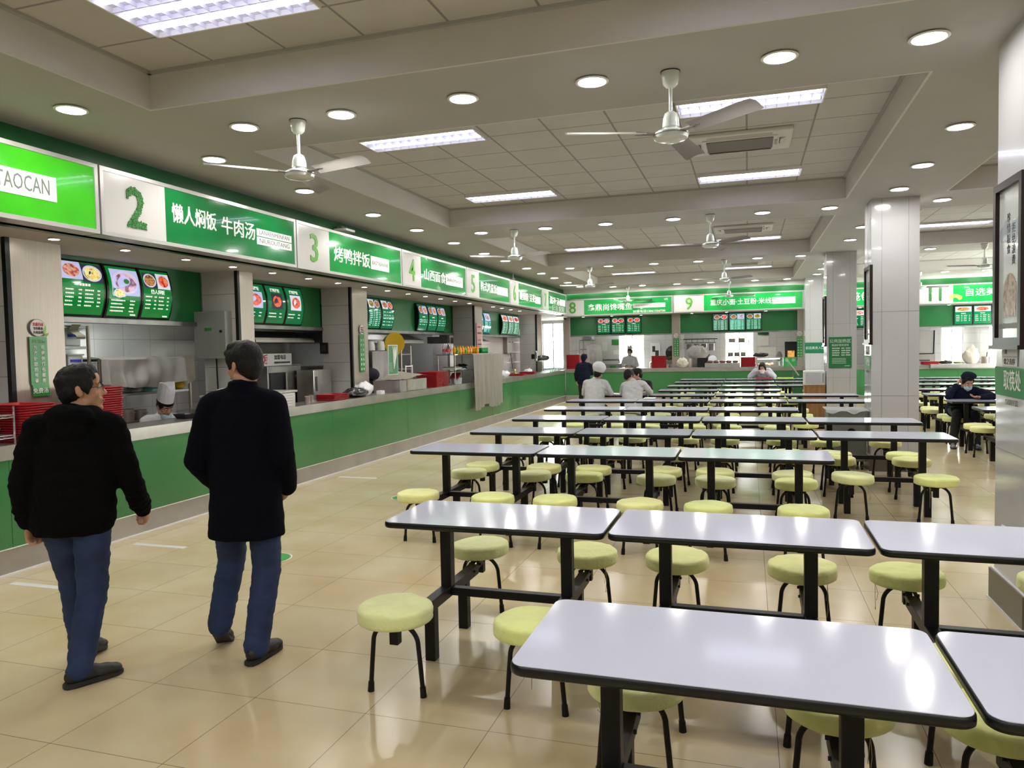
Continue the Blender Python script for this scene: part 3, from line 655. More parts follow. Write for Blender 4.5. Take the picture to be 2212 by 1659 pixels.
def screen(M, w, h, bg, pics, title, lines, label, cols=2, curve=.07, mark=False, txm=None):
    """pics: (x0, x1, y0, y1, background, plate, food) in fractions of the screen"""
    r = empty('menu_screen', M=M, label=label, cat='menu screen', group='menu screens above the stalls')
    def fn(v, o=0): t = 2 * v.y / h - 1; return Vector((v.x, v.y, v.z + curve * (1 - t * t)))
    e = .022
    def patch(x0, x1, y0, y1, z, n=12):
        m = MB(); m.sheet(2, n, lambda u, v: fn(Vector((x0 + (x1 - x0) * u, y0 + (y1 - y0) * v, z))), .001); return m
    m = MB(); n = 14; pf = [(h * k / n, .03 + curve * (1 - (2 * k / n - 1) ** 2)) for k in range(n + 1)]
    A = [(-.004, y, z) for y, z in pf]; 
    for x0, x1 in ((0, w),):
        a = [m.bm.verts.new((x0, y, z)) for y, z in pf] + [m.bm.verts.new((x0, h, 0)), m.bm.verts.new((x0, 0, 0))]
        b = [m.bm.verts.new((x1, y, z)) for y, z in pf] + [m.bm.verts.new((x1, h, 0)), m.bm.verts.new((x1, 0, 0))]
        m.bm.faces.new(a); m.bm.faces.new(b[::-1])
        for k in range(len(a)): m.bm.faces.new((a[k], a[(k + 1) % len(a)], b[(k + 1) % len(a)], b[k]))
    m.build('housing', BLKP, r)
    d = patch(e, w - e, e, h - e, .033).build('display', bg, r)
    for (x0, x1, y0, y1, bgm, pl, fo) in pics:
        X = lambda f: e + (w - 2 * e) * f; Y = lambda f: e + (h - 2 * e) * f
        m = patch(X(x0), X(x1), Y(y0), Y(y1), .0345); m.mi = 1
        cx, cy, rx, ry = (X(x0) + X(x1)) / 2, (Y(y0) + Y(y1)) / 2, (X(x1) - X(x0)) * .47, (Y(y1) - Y(y0)) * .45
        def disc(s, z, ox=0, oy=0):
            k = 20; vs = [m.bm.verts.new(fn(Vector((cx + ox * rx + s * rx * math.cos(2 * PI * i / k), cy + oy * ry + s * ry * math.sin(2 * PI * i / k), z)))) for i in range(k)]
            f = m.bm.faces.new(vs); f.material_index = m.mi; m.bm.faces.ensure_lookup_table()
        if pl: disc(1, .036)
        m.mi = 2; disc(.82, .0375)
        m.mi = 3
        if fo is FOODS[2]: disc(.22, .039, .05, .1)
        m.build('food_picture', [bgm, PLW, fo, HERB], d)
    if title:
        s, fx, fy, sz = title
        if s: text('menu_title', s, (e + (w - 2 * e) * fx, e + (h - 2 * e) * fy, .036), sz, SCRT, d, fn=fn, depth=.0008, bold=.02)
        else:
            t = MB(); 
            for k in range(4): x = w * fx + (k - 1.5) * sz; t.box(fn(Vector((x, h * fy, .036))), (sz * .75, sz * .7, .001))
            t.build('menu_title', SCRT, d)
    t = MB(); rr = random.Random(int(w * 1000) + len(label)); y0, y1, nl = lines
    for c in range(cols):
        xa = e + (w - 2 * e) * (.06 + c * .92 / cols); cw = (w - 2 * e) * .92 / cols
        for k in range(nl):
            y = (y1 + (y0 - y1) * (k + .5) / nl) * h; hh = min(.017, (y1 - y0) * h / nl * .5); x = xa
            for wd in (rr.uniform(.38, .5) * cw, rr.uniform(.14, .2) * cw):
                nch = max(2, int(wd / (hh * 1.1)))
                for q in range(nch): t.box(fn(Vector((x + wd * (q + .5) / nch, y, .0355))), (wd / nch * .78, hh * rr.uniform(.7, 1), .0008))
                x = xa + cw * .66
    t.build('menu_text', txm or SCRT, d)
    if mark: MB().box(fn(Vector((w * .8, h * .07, .036))), (w * .16, .016, .001)).build('corner_mark', SCRT, d)
    return r
def SM(y, z=2.09): return facing((-6.50, y, z), (1, 0, 0))
G1, G2, G3 = scrmat('04742e'), scrmat('0a6a3c'), scrmat('1a7048')
screen(SM(5.62), .54, .57, G1, [(0, .5, .66, 1, BGS[0], 0, FOODS[0]), (.5, 1, .62, .98, BGS[1], 1, FOODS[1])], ('', .52, .56, .035), (.16, .5, 5), 'curved menu screen with seafood and rice pictures, nearest above the chef')
screen(SM(6.18), .46, .57, G1, [(.1, 1, .42, .95, BGS[0], 1, FOODS[2]), (.12, .52, .36, .56, G1, 1, FOODS[1])], None, (.1, .36, 4), 'curved menu screen with one large soup bowl above the chef', 1, mark=True)
screen(SM(6.65), .46, .57, G1, [(.03, .5, .62, .95, BGS[1], 1, FOODS[3]), (.52, .98, .62, .95, BGS[2], 1, FOODS[4])], ('懒人焖饭', .5, .54, .052), (.18, .48, 4), 'curved menu screen with two stew bowls beside the blank green board', mark=True)
for k, (y, f) in enumerate(((8.42, 5), (8.90, 5), (9.36, 5))):
    screen(SM(y), .47 if k == 0 else .45, .57, G2, [(.2 if k else .1, .85, .38, .8, BGS[(0, 1, 2)[k]], 0, FOODS[5])], ('烤鸭拌饭', .5, .88, .055), (.16, .32, 2), 'curved roast duck menu screen above the second stall, %s' % ('partly behind the steel column', 'middle of three', 'next to blank green board')[k], 1)
for k, (y, w) in enumerate(((11.2, .6), (11.82, .49), (12.33, .5))):
    screen(SM(y), w, .57, G3, [(.03, .5, .68, .97, BGS[2], 1, FOODS[(0, 6, 3)[k]]), (.5, .97, .68, .97, BGS[1], 1, FOODS[(6, 3, 4)[k]])], None, (.1, .62, 9 if k < 2 else 5), 'curved noodle menu screen above the yellow trays, %s' % ('mostly hidden by the column', 'with dense price list', 'with short price list')[k], 2, txm=SCRC)
for k, y in enumerate((13.93, 14.42, 14.9)):
    screen(SM(y), .47, .57, G3, [(.02, .5, .64, .95, BGS[1], 1, FOODS[3]), (.5, .98, .64, .95, BGS[0], 1, FOODS[0])], ('', .5, .52, .03), (.2, .46, 3), 'curved menu screen with blue-lit bowls above the red tray stack, %s of three' % ORD[k], 2, txm=SCRC)
for k, y in enumerate((17.3, 17.88)):
    screen(SM(y), .56, .57, scrmat('20807a'), [(.1, .9, .6, .96, BGS[0], 1, FOODS[2])], None, (.1, .55, 7), 'curved menu screen beside the pink paper notice, %s of two' % ORD[k], 1, txm=SCRC)
for k, y in enumerate((19.36, 19.9, 20.42)):
    screen(SM(y), .52, .57, scrmat('5a8a6a'), [(.03, .97, .66, .97, BGS[2], 1, FOODS[(4, 0, 5)[k]])], None, (.08, .6, 7), 'curved menu screen above the grey electrical box, %s of three' % ORD[k], 1, txm=SCRC)
def SF(x): return facing((x, 23.31, 2.11), (0, -1, 0))
for k, x in enumerate((-4.55, -4.10, -3.62)):
    screen(SF(x), .44 if k < 2 else .46, .53, scrmat('0c7040'), [(.02, .5, .64, .95, BGS[1], 1, FOODS[4]), (.5, .98, .64, .95, BGS[1], 1, FOODS[(0, 5, 4)[k]])], ('', .5, .58, .03), (.12, .52, 4), 'flat fish menu screen under sign 8, %s of three from the left' % ORD[k], 2, .012)
for k, x in enumerate((-1.02, -.54, -.07)):
    screen(SF(x), .47, .53, scrmat(('4a7a5a', '50a080', '2a7a50')[k]), [(.04, .48, .66, .96, BGS[1], 1, FOODS[3]), (.52, .98, .66, .96, BGS[(1, 0, 2)[k]], 1, FOODS[(4, 2, 6)[k]])], None, (.06, .6, 9), 'flat noodle menu screen under sign 9, %s of three from the left' % ORD[k], 2, .012, txm=SCRC)
screen(SF(2.78), .44, .53, scrmat('0a6a40'), [(.1, .95, .66, .95, BGS[2], 1, FOODS[0])], None, (.1, .6, 6), 'menu screen glimpsed between two pillars under the bun sign', 1, .012)
for k, x in enumerate((5.42, 5.88, 6.36)):
    screen(SF(x), .45, .53, scrmat('0f8a50'), [(.02, .98, .68, .97, BGS[2], 1, FOODS[(3, 5, 4)[k]])], ('', .5, .58, .028), (.16, .52, 4), 'flat menu screen under sign 11, %s of three from the left' % ORD[k], 2, .012)

# ------------------------------------------------------------------ notices on columns and pillars
NGREEN = mat('notice_green', srgb('2f8a3c'), .3, var=.1, scale=4); NWHITE = mat('notice_lettering', (.72, .74, .70), .6); NGRAY = mat('notice_faded_lettering', srgb('8ab08c'), .6)
NRED = mat('notice_red', srgb('c23b40'), .6); NLEAF = mat('notice_leaf', srgb('8cb85a'), .6)
def bars(r, name, m, x0, x1, ys, hh, seed=1, gap=.8, z=.0052):
    t = MB(); q = random.Random(seed)
    for y in ys:
        x = x0
        while x < x1:
            w = hh * q.uniform(.7, 1.1); t.box((x + w / 2, y, z), (w * gap, hh * q.uniform(.75, 1), .001)); x += w
    return t.build(name, m, r)
def column_notice(M, label, full=True, w=.17, hb=.42):
    r = empty('column_notice', M=M, label=label, cat='notice', group='green notices on the steel columns')
    MB().bx(-w / 2, w / 2, -.06 - hb, -.06, 0, .004).build('green_board', NGREEN, r)
    if full: MB().bx(-w / 2 + .01, w / 2 + .005, -.16 - hb, -.06 - hb, 0, .004).build('lower_board', NGREEN, r)
    b = MB().cyl((0, .02, 0), (0, .02, .006), .076, seg=36).build('round_sticker', PAPER, r)
    MB().lathe([(.076, 0), (.078, .003), (.076, .0065), (.072, .0065)], (0, .02, 0), 36, cap=False).build('sticker_rim', SEAM, b)
    text('sticker_heading', '光盘行动', (0, .048, .009), .036, NRED, b, depth=.001, bold=.008, width=.10)
    text('sticker_lettering', '节约粮食', (0, .012, .009), .028, INK, b, depth=.001, width=.095); text('sticker_lettering', '杜绝浪费', (0, -.022, .009), .028, INK, b, depth=.001, width=.095)
    lf = MB(); lf.ell((.065, .0, .008), (.012, .04, .003), (0, 0, -.3)).ell((.082, -.04, .008), (.01, .03, .003), (0, 0, -1.1)); lf.build('leaf_motif', NLEAF, b)
    text('notice_heading', '温馨提示', (0, -.10, .008), .034, NGRAY, r, depth=.001, width=.125)
    for i, col in enumerate(('为方便您的用餐', '可提供打包服务')):
        for j, ch in enumerate(col): text('lettering', ch, (-.036 + .072 * i, -.155 - (hb - .12) * j / 6.2, .008), min(.046, hb * .09), NWHITE, r, depth=.001, bold=.01)
    if full: text('lettering', '免费汤', (0, -.115 - hb, .008), .05, NWHITE, r, depth=.001, bold=.005)
column_notice(facing((-5.944, 4.97, 1.92), (1, 0, 0)), 'green takeaway notice with round sticker on the nearest steel column')
column_notice(facing((-5.944, 10.72, 2.02), (1, 0, 0)), 'green notice with round sticker on the steel column beside the plates rack', False, hb=.60)
column_notice(facing((-2.09, 23.215, 1.98), (0, -1, 0)), 'green notice with round sticker on the column between signs 8 and 9', False, hb=.55)
column_notice(facing((1.44, 23.215, 1.95), (0, -1, 0)), 'green notice on the column at the right end of stall 9', False, .15, hb=.6)
r = empty('green_leaflet', M=facing((-5.6, 11.12, 1.54), (1, -.15, 0)), label='green leaflet with a white radish hung by the yellow plates', cat='leaflet')
MB().bx(-.13, .13, -.24, .24, 0, .004).build('sheet', mat('leaflet_green', srgb('4f8a62'), .4, var=.3, scale=30), r); MB().bx(-.135, .135, -.245, -.235, 0, .006).bx(-.135, .135, .235, .245, 0, .006).bx(-.135, -.127, -.24, .24, 0, .006).bx(.127, .135, -.24, .24, 0, .006).build('border', NWHITE, r)
m = MB(); 
for k, dx in enumerate((-.02, .03, .08)): m.tube([(.02 + dx * .2, -.05, .006), (.03 + dx * .6, .08, .006), (.02 + dx, .22, .006)], [.012, .016, .008], 8)
m.tube([(.02, -.15, .005), (.03, -.05, .006), (.035, .06, .006)], [.006, .02, .03], 8); m.build('radish_picture', NWHITE, r)
bars(r, 'leaflet_text', NGRAY, -.11, -.02, [-.05 - .02 * k for k in range(8)], .012, 4)
r = empty('pink_notice', M=facing((-5.944, 16.22, 1.97), (1, 0, 0)), label='tall pink paper notice on the column above the hanging cloth', cat='notice')
MB().bx(-.16, .16, -.36, .33, 0, .003).build('paper', mat('pink_paper', srgb('d9a8a4'), .8), r)
for k, y in enumerate((.24, .10, -.06, -.16, -.25, -.32)): bars(r, 'lettering', INK if k != 2 else SEAM, -.1, .12, [y], (.03, .05, .03, .03, .03, .035)[k], k, .7)
# pillar notices
r = empty('heating_notice', M=facing((1.75, 16.095, 1.48), (0, -1, 0)), label='square green microwave instructions notice on the third pillar', cat='notice')
MB().bx(-.21, .21, -.31, .31, 0, .008).build('board', mat('notice_deep_green', srgb('1f7a44'), .35), r)
text('heading', '公共加热区', (0, .225, .009), .08, NWHITE, r, depth=.001, bold=.005); text('heading', '微波炉使用说明', (0, .145, .009), .045, NWHITE, r, depth=.001, bold=.005)
for k in range(4):
    y = .085 - .045 * k
    for q, (xa, xb) in enumerate(((-.15, -.03), (.02, .07), (.1, .17))): bars(r, 'lettering', NWHITE, xa, xb, [y], .025, k + 9 * q, .8, .009)
bars(r, 'lettering', NWHITE, -.15, .1, [-.12, -.15, -.18, -.21], .012, 30, .8, .009); bars(r, 'lettering', NWHITE, .08, .17, [-.265], .014, 40, .8, .009)
r = empty('entrance_sign', M=facing((1.745, 21.895, 1.55), (0, -1, 0)), label='green band sign for the self-service entrance on the farthest pillar', cat='sign')
MB().bx(-.26, .245, -.14, .15, 0, .006).build('band', mat('band_green', srgb('107a52'), .35), r); text('lettering', '自选美食入口', (0, 0, .007), .085, NWHITE, r, depth=.001, bold=.005, width=.46)
# framed posters on the left faces of the pillars
ART = [mat('poster_paper', (.62, .64, .64), .12, var=.12, scale=3, coat=.4), mat('poster_hills', (.42, .47, .52), .15, var=.3, scale=5), foodmat('poster_bowl', ['3a2a22', '8a6a5a', 'b09080', '4a5a3a'], 20)]
nn = ART[2].node_tree.nodes['Principled BSDF']; nn.inputs['Emission Strength'].default_value = 0
def poster(y, zc, label, h=.98, w=.50):
    r = empty('framed_poster', M=facing((1.497, y, zc), (-1, 0, 0)), label=label, cat='poster', group='dark framed posters on pillars')
    f = MB(); t = .045
    f.bx(-w / 2, w / 2, -h / 2, -h / 2 + t, 0, .035).bx(-w / 2, w / 2, h / 2 - t, h / 2, 0, .035).bx(-w / 2, -w / 2 + t, -h / 2 + t, h / 2 - t, 0, .035).bx(w / 2 - t, w / 2, -h / 2 + t, h / 2 - t, 0, .035)
    f.bx(-w / 2 - .012, w / 2 + .012, -h / 2 - .025, -h / 2, 0, .05); f.build('frame', DARKF, r)
    p = MB().bx(-w / 2 + t, w / 2 - t, -h / 2 + t, h / 2 - t, .004, .012).build('print', ART[0], r)
    m = MB()
    for k in range(5): m.ell((-.13 + .065 * k, .18 + .02 * math.sin(k * 2), .0125), (.07, .05 + .02 * (k % 2), .001))
    m.build('hills_picture', ART[1], p)
    m = MB(); m.box((0, -.22, .0135), (.22, .2, .001)); m.ell((0, -.19, .0135), (.12, .13, .0012)); m.build('food_picture', ART[2], p)
    bars(p, 'caption_bar', SEAM, -.2, .2, [-.375], .035, 3, 1, .0135)
    text('calligraphy', '\n'.join('珍惜粮食'), (-.03, .17, .0135), .062, INK, p, depth=.0005); text('calligraphy', '\n'.join('拒绝浪费'), (.06, .10, .0135), .062, INK, p, depth=.0005)
poster(5.12, 2.12, 'tall dark-framed poster on the nearest pillar at the right edge')
poster(10.55, 2.15, 'dark-framed poster seen edge-on, on the second pillar')
poster(16.3, 2.12, 'thin dark-framed poster seen edge-on, on the third pillar')
# chopsticks sign on pillar one and two
def chop(y, label):
    r = empty('chopsticks_sign', M=facing((1.497, y, 1.41), (-1, 0, 0)), label=label, cat='sign', group='chopstick signs on pillars')
    MB().bx(-.28, .28, -.09, .085, 0, .004).build('green_band', mat('chop_green', srgb('2f8046'), .5, spec=.2), r)
    text('lettering', '取筷处', (.04, 0, .005), .13, NWHITE, r, depth=.001, bold=.008, width=.30); text('english_lettering', 'CHOPSTICKS', (.03, -.125, .005), .05, SEAM, r, depth=.001, width=.22)
    b = MB(); b.bx(-.15, .12, .095, .21, 0, .003); b.build('logo_plate', PAPER, r)
    text('logo_lettering', '食', (-.08, .185, .004), .05, INK, r, depth=.001); text('logo_lettering', '食之有序', (-.015, .118, .004), .04, INK, r, depth=.001, width=.2)
    MB().bx(-.15, .12, .148, .151, .003, .004).build('logo_rule', SEAM, r)
chop(5.135, 'green chopsticks pickup sign on the nearest pillar'); chop(10.72, 'green chopsticks sign, narrow view on the second pillar')
# small wall fittings
r = empty('wifi_access_point', (-5.32, 9.2, 3.40), 0, 'white wireless access point fixed on the green band above sign 3', 'access point')
MB().box((0, 0, -.04), (.2, .24, .035), None, .01).build('body', WHITEP, r); MB().box((-.05, 0, -.005), (.08, .1, .05)).build('bracket', SEAM, r)
def cctv(M, label):
    r = empty('security_camera', M=M, label=label, cat='camera'); MB().box((0, 0, .08), (.07, .07, .22), None, .01).build('body', WHITEP, r); MB().cyl((0, 0, .19), (0, 0, .2), .025).build('lens', BLKP, r); MB().cyl((0, .04, .0), (0, .1, -.1), .015).build('bracket', WHITEP, r)
cctv(Matrix.Translation((-5.3, 16.9, 3.33)) @ Euler((2.2, 0, .4)).to_matrix().to_4x4(), 'white security camera above sign 6 on the green band')
r = empty('dome_camera', (-5.45, 22.75, 2.66), 0, 'white dome camera below the left end of sign 8', 'camera'); MB().lathe([(.05, 0), (.055, -.02), (.05, -.03)], seg=20).build('base', WHITEP, r); MB().ell((0, 0, -.045), (.04, .04, .04)).build('dome', BLKP, r)
r = empty('wall_socket', M=facing((1.497, 5.2, .48), (-1, 0, 0)), label='small white socket low on the nearest pillar', cat='socket'); MB().bx(-.043, .043, -.043, .043, 0, .012, .003).build('plate', WHITEP, r); MB().bx(-.02, -.012, -.01, .01, .012, .0125).bx(.012, .02, -.01, .01, .012, .0125).build('slots', INK, r)
# floor markings
for k, (x, y, w) in enumerate(((-4.95, 5.22, .56), (-4.98, 4.07, .52), (-4.98, 8.76, .56))):
    o = MB().box((0, 0, .001), (w, .06, .002)).build('floor_tape', mat('white_tape', (.66, .66, .64), .5), None, loc=(x, y, 0)); tag(o, 'white queue tape on the floor by the left counter, %s' % ('behind the hooded man', 'nearest to the camera', 'farthest of three')[k], 'floor tape', 'white queue tapes on the floor')
for k, (x, y) in enumerate(((-3.72, 5.12), (-3.75, 7.66))):
    r = empty('floor_sticker', (x, y, 0), 0, 'round green floor sticker, %s' % ('half hidden by the man in the coat', 'small one behind the third row of stools')[k], 'floor sticker', 'green floor stickers')
    MB().cyl((0, 0, 0), (0, 0, .002), .14, seg=32).build('disc', mat('sticker_green', srgb('2f9a4a'), .5), r); MB().lathe([(.15, .0005), (.16, .0018), (.15, .002)], seg=32, cap=False).build('ring', NWHITE, r)
# ------------------------------------------------------------------ kitchens: things on and behind the counters
def T(name, loc, label, cat, group=None, rz=0): return empty(name, loc, rz, label, cat, group)
def single(o, label, cat, group=None): return tag(o, label, cat, group)
GLASS = glassmat('clear_glass', (.90, .95, .93), .10); CLEAR = glassmat('clear_plastic', (.80, .82, .84), .18)
BAGB = mat('black_bag_film', (.02, .02, .022), .18, bump=.6, bscale=18); BAGW = mat('white_bag_film', (.70, .70, .72), .25, bump=.5, bscale=18)
GREYP = mat('grey_plastic', (.30, .31, .32), .45); YEL = mat('yellow_plastic', srgb('d9b21c'), .35); NAVY = mat('navy_cloth', (.008, .009, .02), .85)
EBOX = mat('grey_box_paint', (.24, .25, .24), .45); TEAL = mat('teal_plastic', srgb('6fb0a4'), .4); PLATEW = mat('porcelain_white', (.72, .71, .68), .2)
# stall 6-7 lining wall and hoods
PINK_LIT = tilemat('daylight_tinted_wall_tiles', (.60, .53, .52), (.40, .34, .33), .60, .30, .003, 'yz', (0, .1), .15, .03)  # pink tint of the daylight is put into the tile colour
struct(MB().bx(-6.86, -6.80, 16.5, 22.4, 0, 2.7).build('wall_left_lining', PINK_LIT))
def hood(y0, y1, label, x=-6.62):
    r = T('extractor_hood', (x, (y0 + y1) / 2, 1.86), label, 'extractor hood', 'kitchen extractor hoods'); w = y1 - y0
    m = MB()
    for a, b, c, d in ((0, .0, -.75, .16),):
        m.prism([(-.9, 0), (0, 0), (0, .05), (-.35, .16), (-.9, .16)], -w / 2, w / 2)
    for v in m.bm.verts: v.co = Vector((v.co.x, v.co.z, v.co.y))
    m.build('canopy', STEELD, r); MB().bx(-.88, -.4, -.3, .3, .16, .84).build('duct', STEELD, r); MB().bx(-.02, .015, -w / 2, w / 2, -.015, .02).build('lip', STEEL, r); MB().bx(-.86, -.06, -w / 2 + .03, w / 2 - .03, -.004, .0).build('filter', BLKP, r)
hood(8.9, 10.38, 'grey steel extractor hood under the roast duck screens'); hood(11.0, 14.6, 'long grey extractor hood behind the yellow plates'); hood(16.6, 18.6, 'pale extractor hood behind the pink notice', -5.95 - .62 + .05)
# unseen tubes added to light the kitchens, behind the menu boards
KT = mat('kitchen_tube', (1, .98, .95), .5, emit=24)
for k, (x, y, ax) in enumerate(((-6.72, 6.6, 'y'), (-7.15, 13.4, 'y'), (-7.2, 18.8, 'y'), (-3.8, 24.6, 'x'), (-.4, 24.6, 'x'), (2.9, 24.6, 'x'), (6.2, 24.6, 'x'))):
    r = T('added_tube_light', (x, y, 2.62), 'added kitchen tube light hidden behind the menu boards, %s stall' % ORD[k], 'tube light'); d = Vector((0, .6, 0)) if ax == 'y' else Vector((.6, 0, 0))
    MB().cyl(-d, d, .014, seg=10).build('tube', KT, r); MB().bar(-d + Vector((0, 0, .04)), d + Vector((0, 0, .04)), .05, .03).build('batten', WHITEP, r)
# red trays
def tray_mesh():
    m = MB(); o = rounded_rect(.43, .32, .04, 4); i = rounded_rect(.39, .28, .03, 4); n = len(o)
    def ring(p, z): return [m.bm.verts.new((x, y, z)) for x, y in p]
    R = [ring(i, 0), ring(o, .022), ring(o, .026), ring(rounded_rect(.40, .29, .03, 4), .022), ring(i, .004)]
    m.bm.faces.new(R[0][::-1]); m.bm.faces.new(R[-1])
    for a, b in zip(R, R[1:]):
        for k in range(n): m.bm.faces.new((a[k], a[(k + 1) % n], b[(k + 1) % n], b[k]))
    me = m.mesh('serving_tray', True, 35); me.materials.append(REDT); return me
TRAY = tray_mesh()
def tray_stack(x, y, z, n, label, group, rz=0, pitch=.020, lean=.003):
    for k in range(n):
        o = ob('serving_tray', TRAY, None, (x + rnd.uniform(-lean, lean), y + rnd.uniform(-lean, lean), z + k * pitch), rz + rnd.uniform(-.02, .02)); tag(o, label, 'tray', group)
tray_stack(-5.63, 5.215, 1.0, 20, 'red plastic tray in the tallest stack, right of the hooded man', 'red trays in the tall stack')
tray_stack(-5.66, 4.885, 1.0, 13, 'red plastic tray in the lower stack just behind the hooded man', 'red trays in the lower stack')
tray_stack(-5.68, 4.56, 1.0, 15, 'red plastic tray in the stack left of the hooded man, by the wire rack', 'red trays left of the hooded man')
tray_stack(-5.68, 9.35, 1.0, 4, 'red plastic tray in the short pile beside the steel cups', 'red trays beside the steel cups', PI / 2)
tray_stack(-5.66, 12.72, 1.0, 14, 'red plastic tray in the near stack left of the glass shelf', 'red trays in the near stack by the glass shelf')
tray_stack(-5.68, 13.06, 1.0, 14, 'red plastic tray in the far stack left of the glass shelf', 'red trays in the far stack by the glass shelf')
tray_stack(-5.68, 18.3, 1.0, 2, 'red plastic tray in the low pile past the hanging cloth', 'red trays past the hanging cloth')
tray_stack(-5.68, 19.3, 1.0, 3, 'red plastic tray in the low pile before the glass showcase', 'red trays before the glass showcase')
tray_stack(-5.22, 22.86, 1.03, 22, 'red plastic tray in the stack at the left end of the far counter', 'red trays at the far counter end', 0)
tray_stack(-2.58, 22.88, 1.03, 18, 'red plastic tray in the far stack left of the stall column', 'red trays left of the far column', 0)
tray_stack(.0, 22.88, 1.03, 14, 'red plastic tray in the far stack beside the lit glass case', 'red trays beside the lit glass case', 0)
tray_stack(4.75, 22.9, 1.03, 4, 'red plastic tray piled on the far counter under sign 11', 'red trays under sign 11', 0)
# near wire rack with takeaway boxes
def wire_rack(x0, x1, y0, y1, z0, levels, label):
    r = T('wire_rack', ((x0 + x1) / 2, (y0 + y1) / 2, z0), label, 'rack'); a, b = (x1 - x0) / 2, (y1 - y0) / 2; CH = mat('chrome_wire', (.7, .7, .7), .2, 1)
    for s in (-1, 1):
        for t in (-1, 1): MB().cyl((s * a, t * b, 0), (s * a, t * b, levels[-1] + .09), .009, seg=8).build('post', CH, r, True)
    for L in levels:
        m = MB()
        for h in (0, .022):
            for s in (-1, 1): m.tube([(s * a, -b, L + h), (s * a, b, L + h)], .0035, 6); m.tube([(-a, s * b, L + h), (a, s * b, L + h)], .0035, 6)
        n = 12
        for s in (-1, 1):
            m.tube([(s * a, -b + 2 * b * k / n, L + .022 * (k % 2)) for k in range(n + 1)], .002, 5); m.tube([(-a + 2 * a * k / n, s * b, L + .022 * (k % 2)) for k in range(n + 1)], .002, 5)
        for k in range(1, 14): y = -b + 2 * b * k / 14; m.tube([(-a, y, L + .022), (a, y, L + .022)], .0025, 5)
        m.build('wire_shelf', CH, r)
wire_rack(-5.90, -5.52, 3.74, 4.375, 1.0, (.05, .21), 'chrome two-tier wire rack of takeaway boxes at the left edge')
def takeaway(x, y, z, label, rz=0, s=1, group='black takeaway boxes'):
    r = T('takeaway_box', (x, y, z), label, 'takeaway box', group, rz)
    m = MB(); m.lathe([(.07 * s, 0), (.095 * s, .04 * s), (.10 * s, .042 * s)], seg=4, sx=1.25, sy=.95); m.bm.transform(Matrix.Rotation(PI / 4, 4, 'Z')) if False else None
    m.build('tub', BLKP, r); MB().lathe([(.10 * s, .042 * s), (.092 * s, .055 * s), (.06 * s, .075 * s), (.03 * s, .078 * s)], seg=4, sx=1.25, sy=.95).build('lid', CLEAR if s < 1.3 else BLKP, r)
takeaway(-5.70, 4.22, 1.075, 'black takeaway box on the lower rack shelf', .8, 1.2); takeaway(-5.70, 4.20, 1.235, 'black takeaway box on the upper rack shelf', .8, 1.2)
takeaway(-5.72, 3.92, 1.235, 'black takeaway box at the left on the upper rack shelf', .7, 1.2); takeaway(-5.72, 6.50, 1.0, 'glossy black box on the counter in front of the chef', .5, 1.25)
# stall 2: shelving, draped cloths, plates, pots
def shelf_unit(x0, x1, y0, y1, H, lv, label, w=.02):
    r = T('shelf_unit', ((x0 + x1) / 2, (y0 + y1) / 2, 0), label, 'shelf'); a, b = (x1 - x0) / 2, (y1 - y0) / 2
    for s in (-1, 1):
        for t in (-1, 1): MB().cyl((s * a, t * b, 0), (s * a, t * b, H), w, seg=10).build('post', STEEL, r, True)
    for L in lv: MB().bx(-a, a, -b, b, L - .03, L).build('shelf_board', STEELD, r)
    return r
shelf_unit(-7.45, -7.02, 6.62, 8.04, 1.66, (.45, .9, 1.24, 1.655), 'steel kitchen shelf behind the chef under a draped cloth')
shelf_unit(-7.5, -7.1, 5.86, 6.56, 2.03, (.5, 1.2, 1.52, 1.80, 2.03), 'tall steel rack of boxes left of the draped shelf')
def drape(name, label, m, fn, n=(48, 22), loc=(0, 0, 0), group=None, th=.006): o = MB().sheet(n[0], n[1], fn, th).build(name, m, None, True, loc=loc); single(o, label, 'cloth', group); return o
def f_shelf(u, v):
    y = 6.58 + 1.30 * u
    if v < .42: t = v / .42; return (-7.43 + .45 * t, y, 1.668 + .012 * noise.noise((u * 6, v * 5, 0)))
    t = (v - .42) / .58; sag = .30 + .07 * math.sin(u * 3.1) + .03 * noise.noise((u * 5, 0, 2))
    return (-6.945 + (.035 * math.sin(u * 19 + 4 * math.sin(u * 5)) + .02 * math.sin(u * 41)) * (.35 + .65 * t) + .03 * math.sin(6 * t + u * 7) * (1 - abs(2 * u - 1)), y + .02 * t * math.sin(u * 9), 1.664 - sag * t - .05 * math.sin(PI * u) * t * (1 - t))
drape('draped_cloth', 'off-white cloth draped over the shelf behind the chef', CLOTHW, f_shelf)
drape('draped_cloth', 'cream cloth hanging at the right end of the draped shelf', CREAM, lambda u, v: (-7.25 + .285 * min(1, v * 2.2) + (.012 + .012 * math.sin(u * 11)) * (v > .45), 7.84 + .22 * u + .03 * v, 1.680 - max(0, v - .45) * (.75 - .2 * u)), (10, 16))
drape('hanging_cloth', 'pale cloth hanging down the left of the tall rack', CLOTHW, lambda u, v: (-7.06 + .02 * math.sin(u * 14) * v, 5.72 + .42 * u * (1 - .45 * v), 2.0 - .75 * v), (16, 14))
drape('bundled_rag', 'crumpled cream rag tied on top of the tall rack', CREAM, lambda u, v: (-7.07 + .03 * math.sin(v * 9), 6.33 + .12 * u - .03 * math.sin(v * 5), 2.08 - .20 * v), (6, 10))
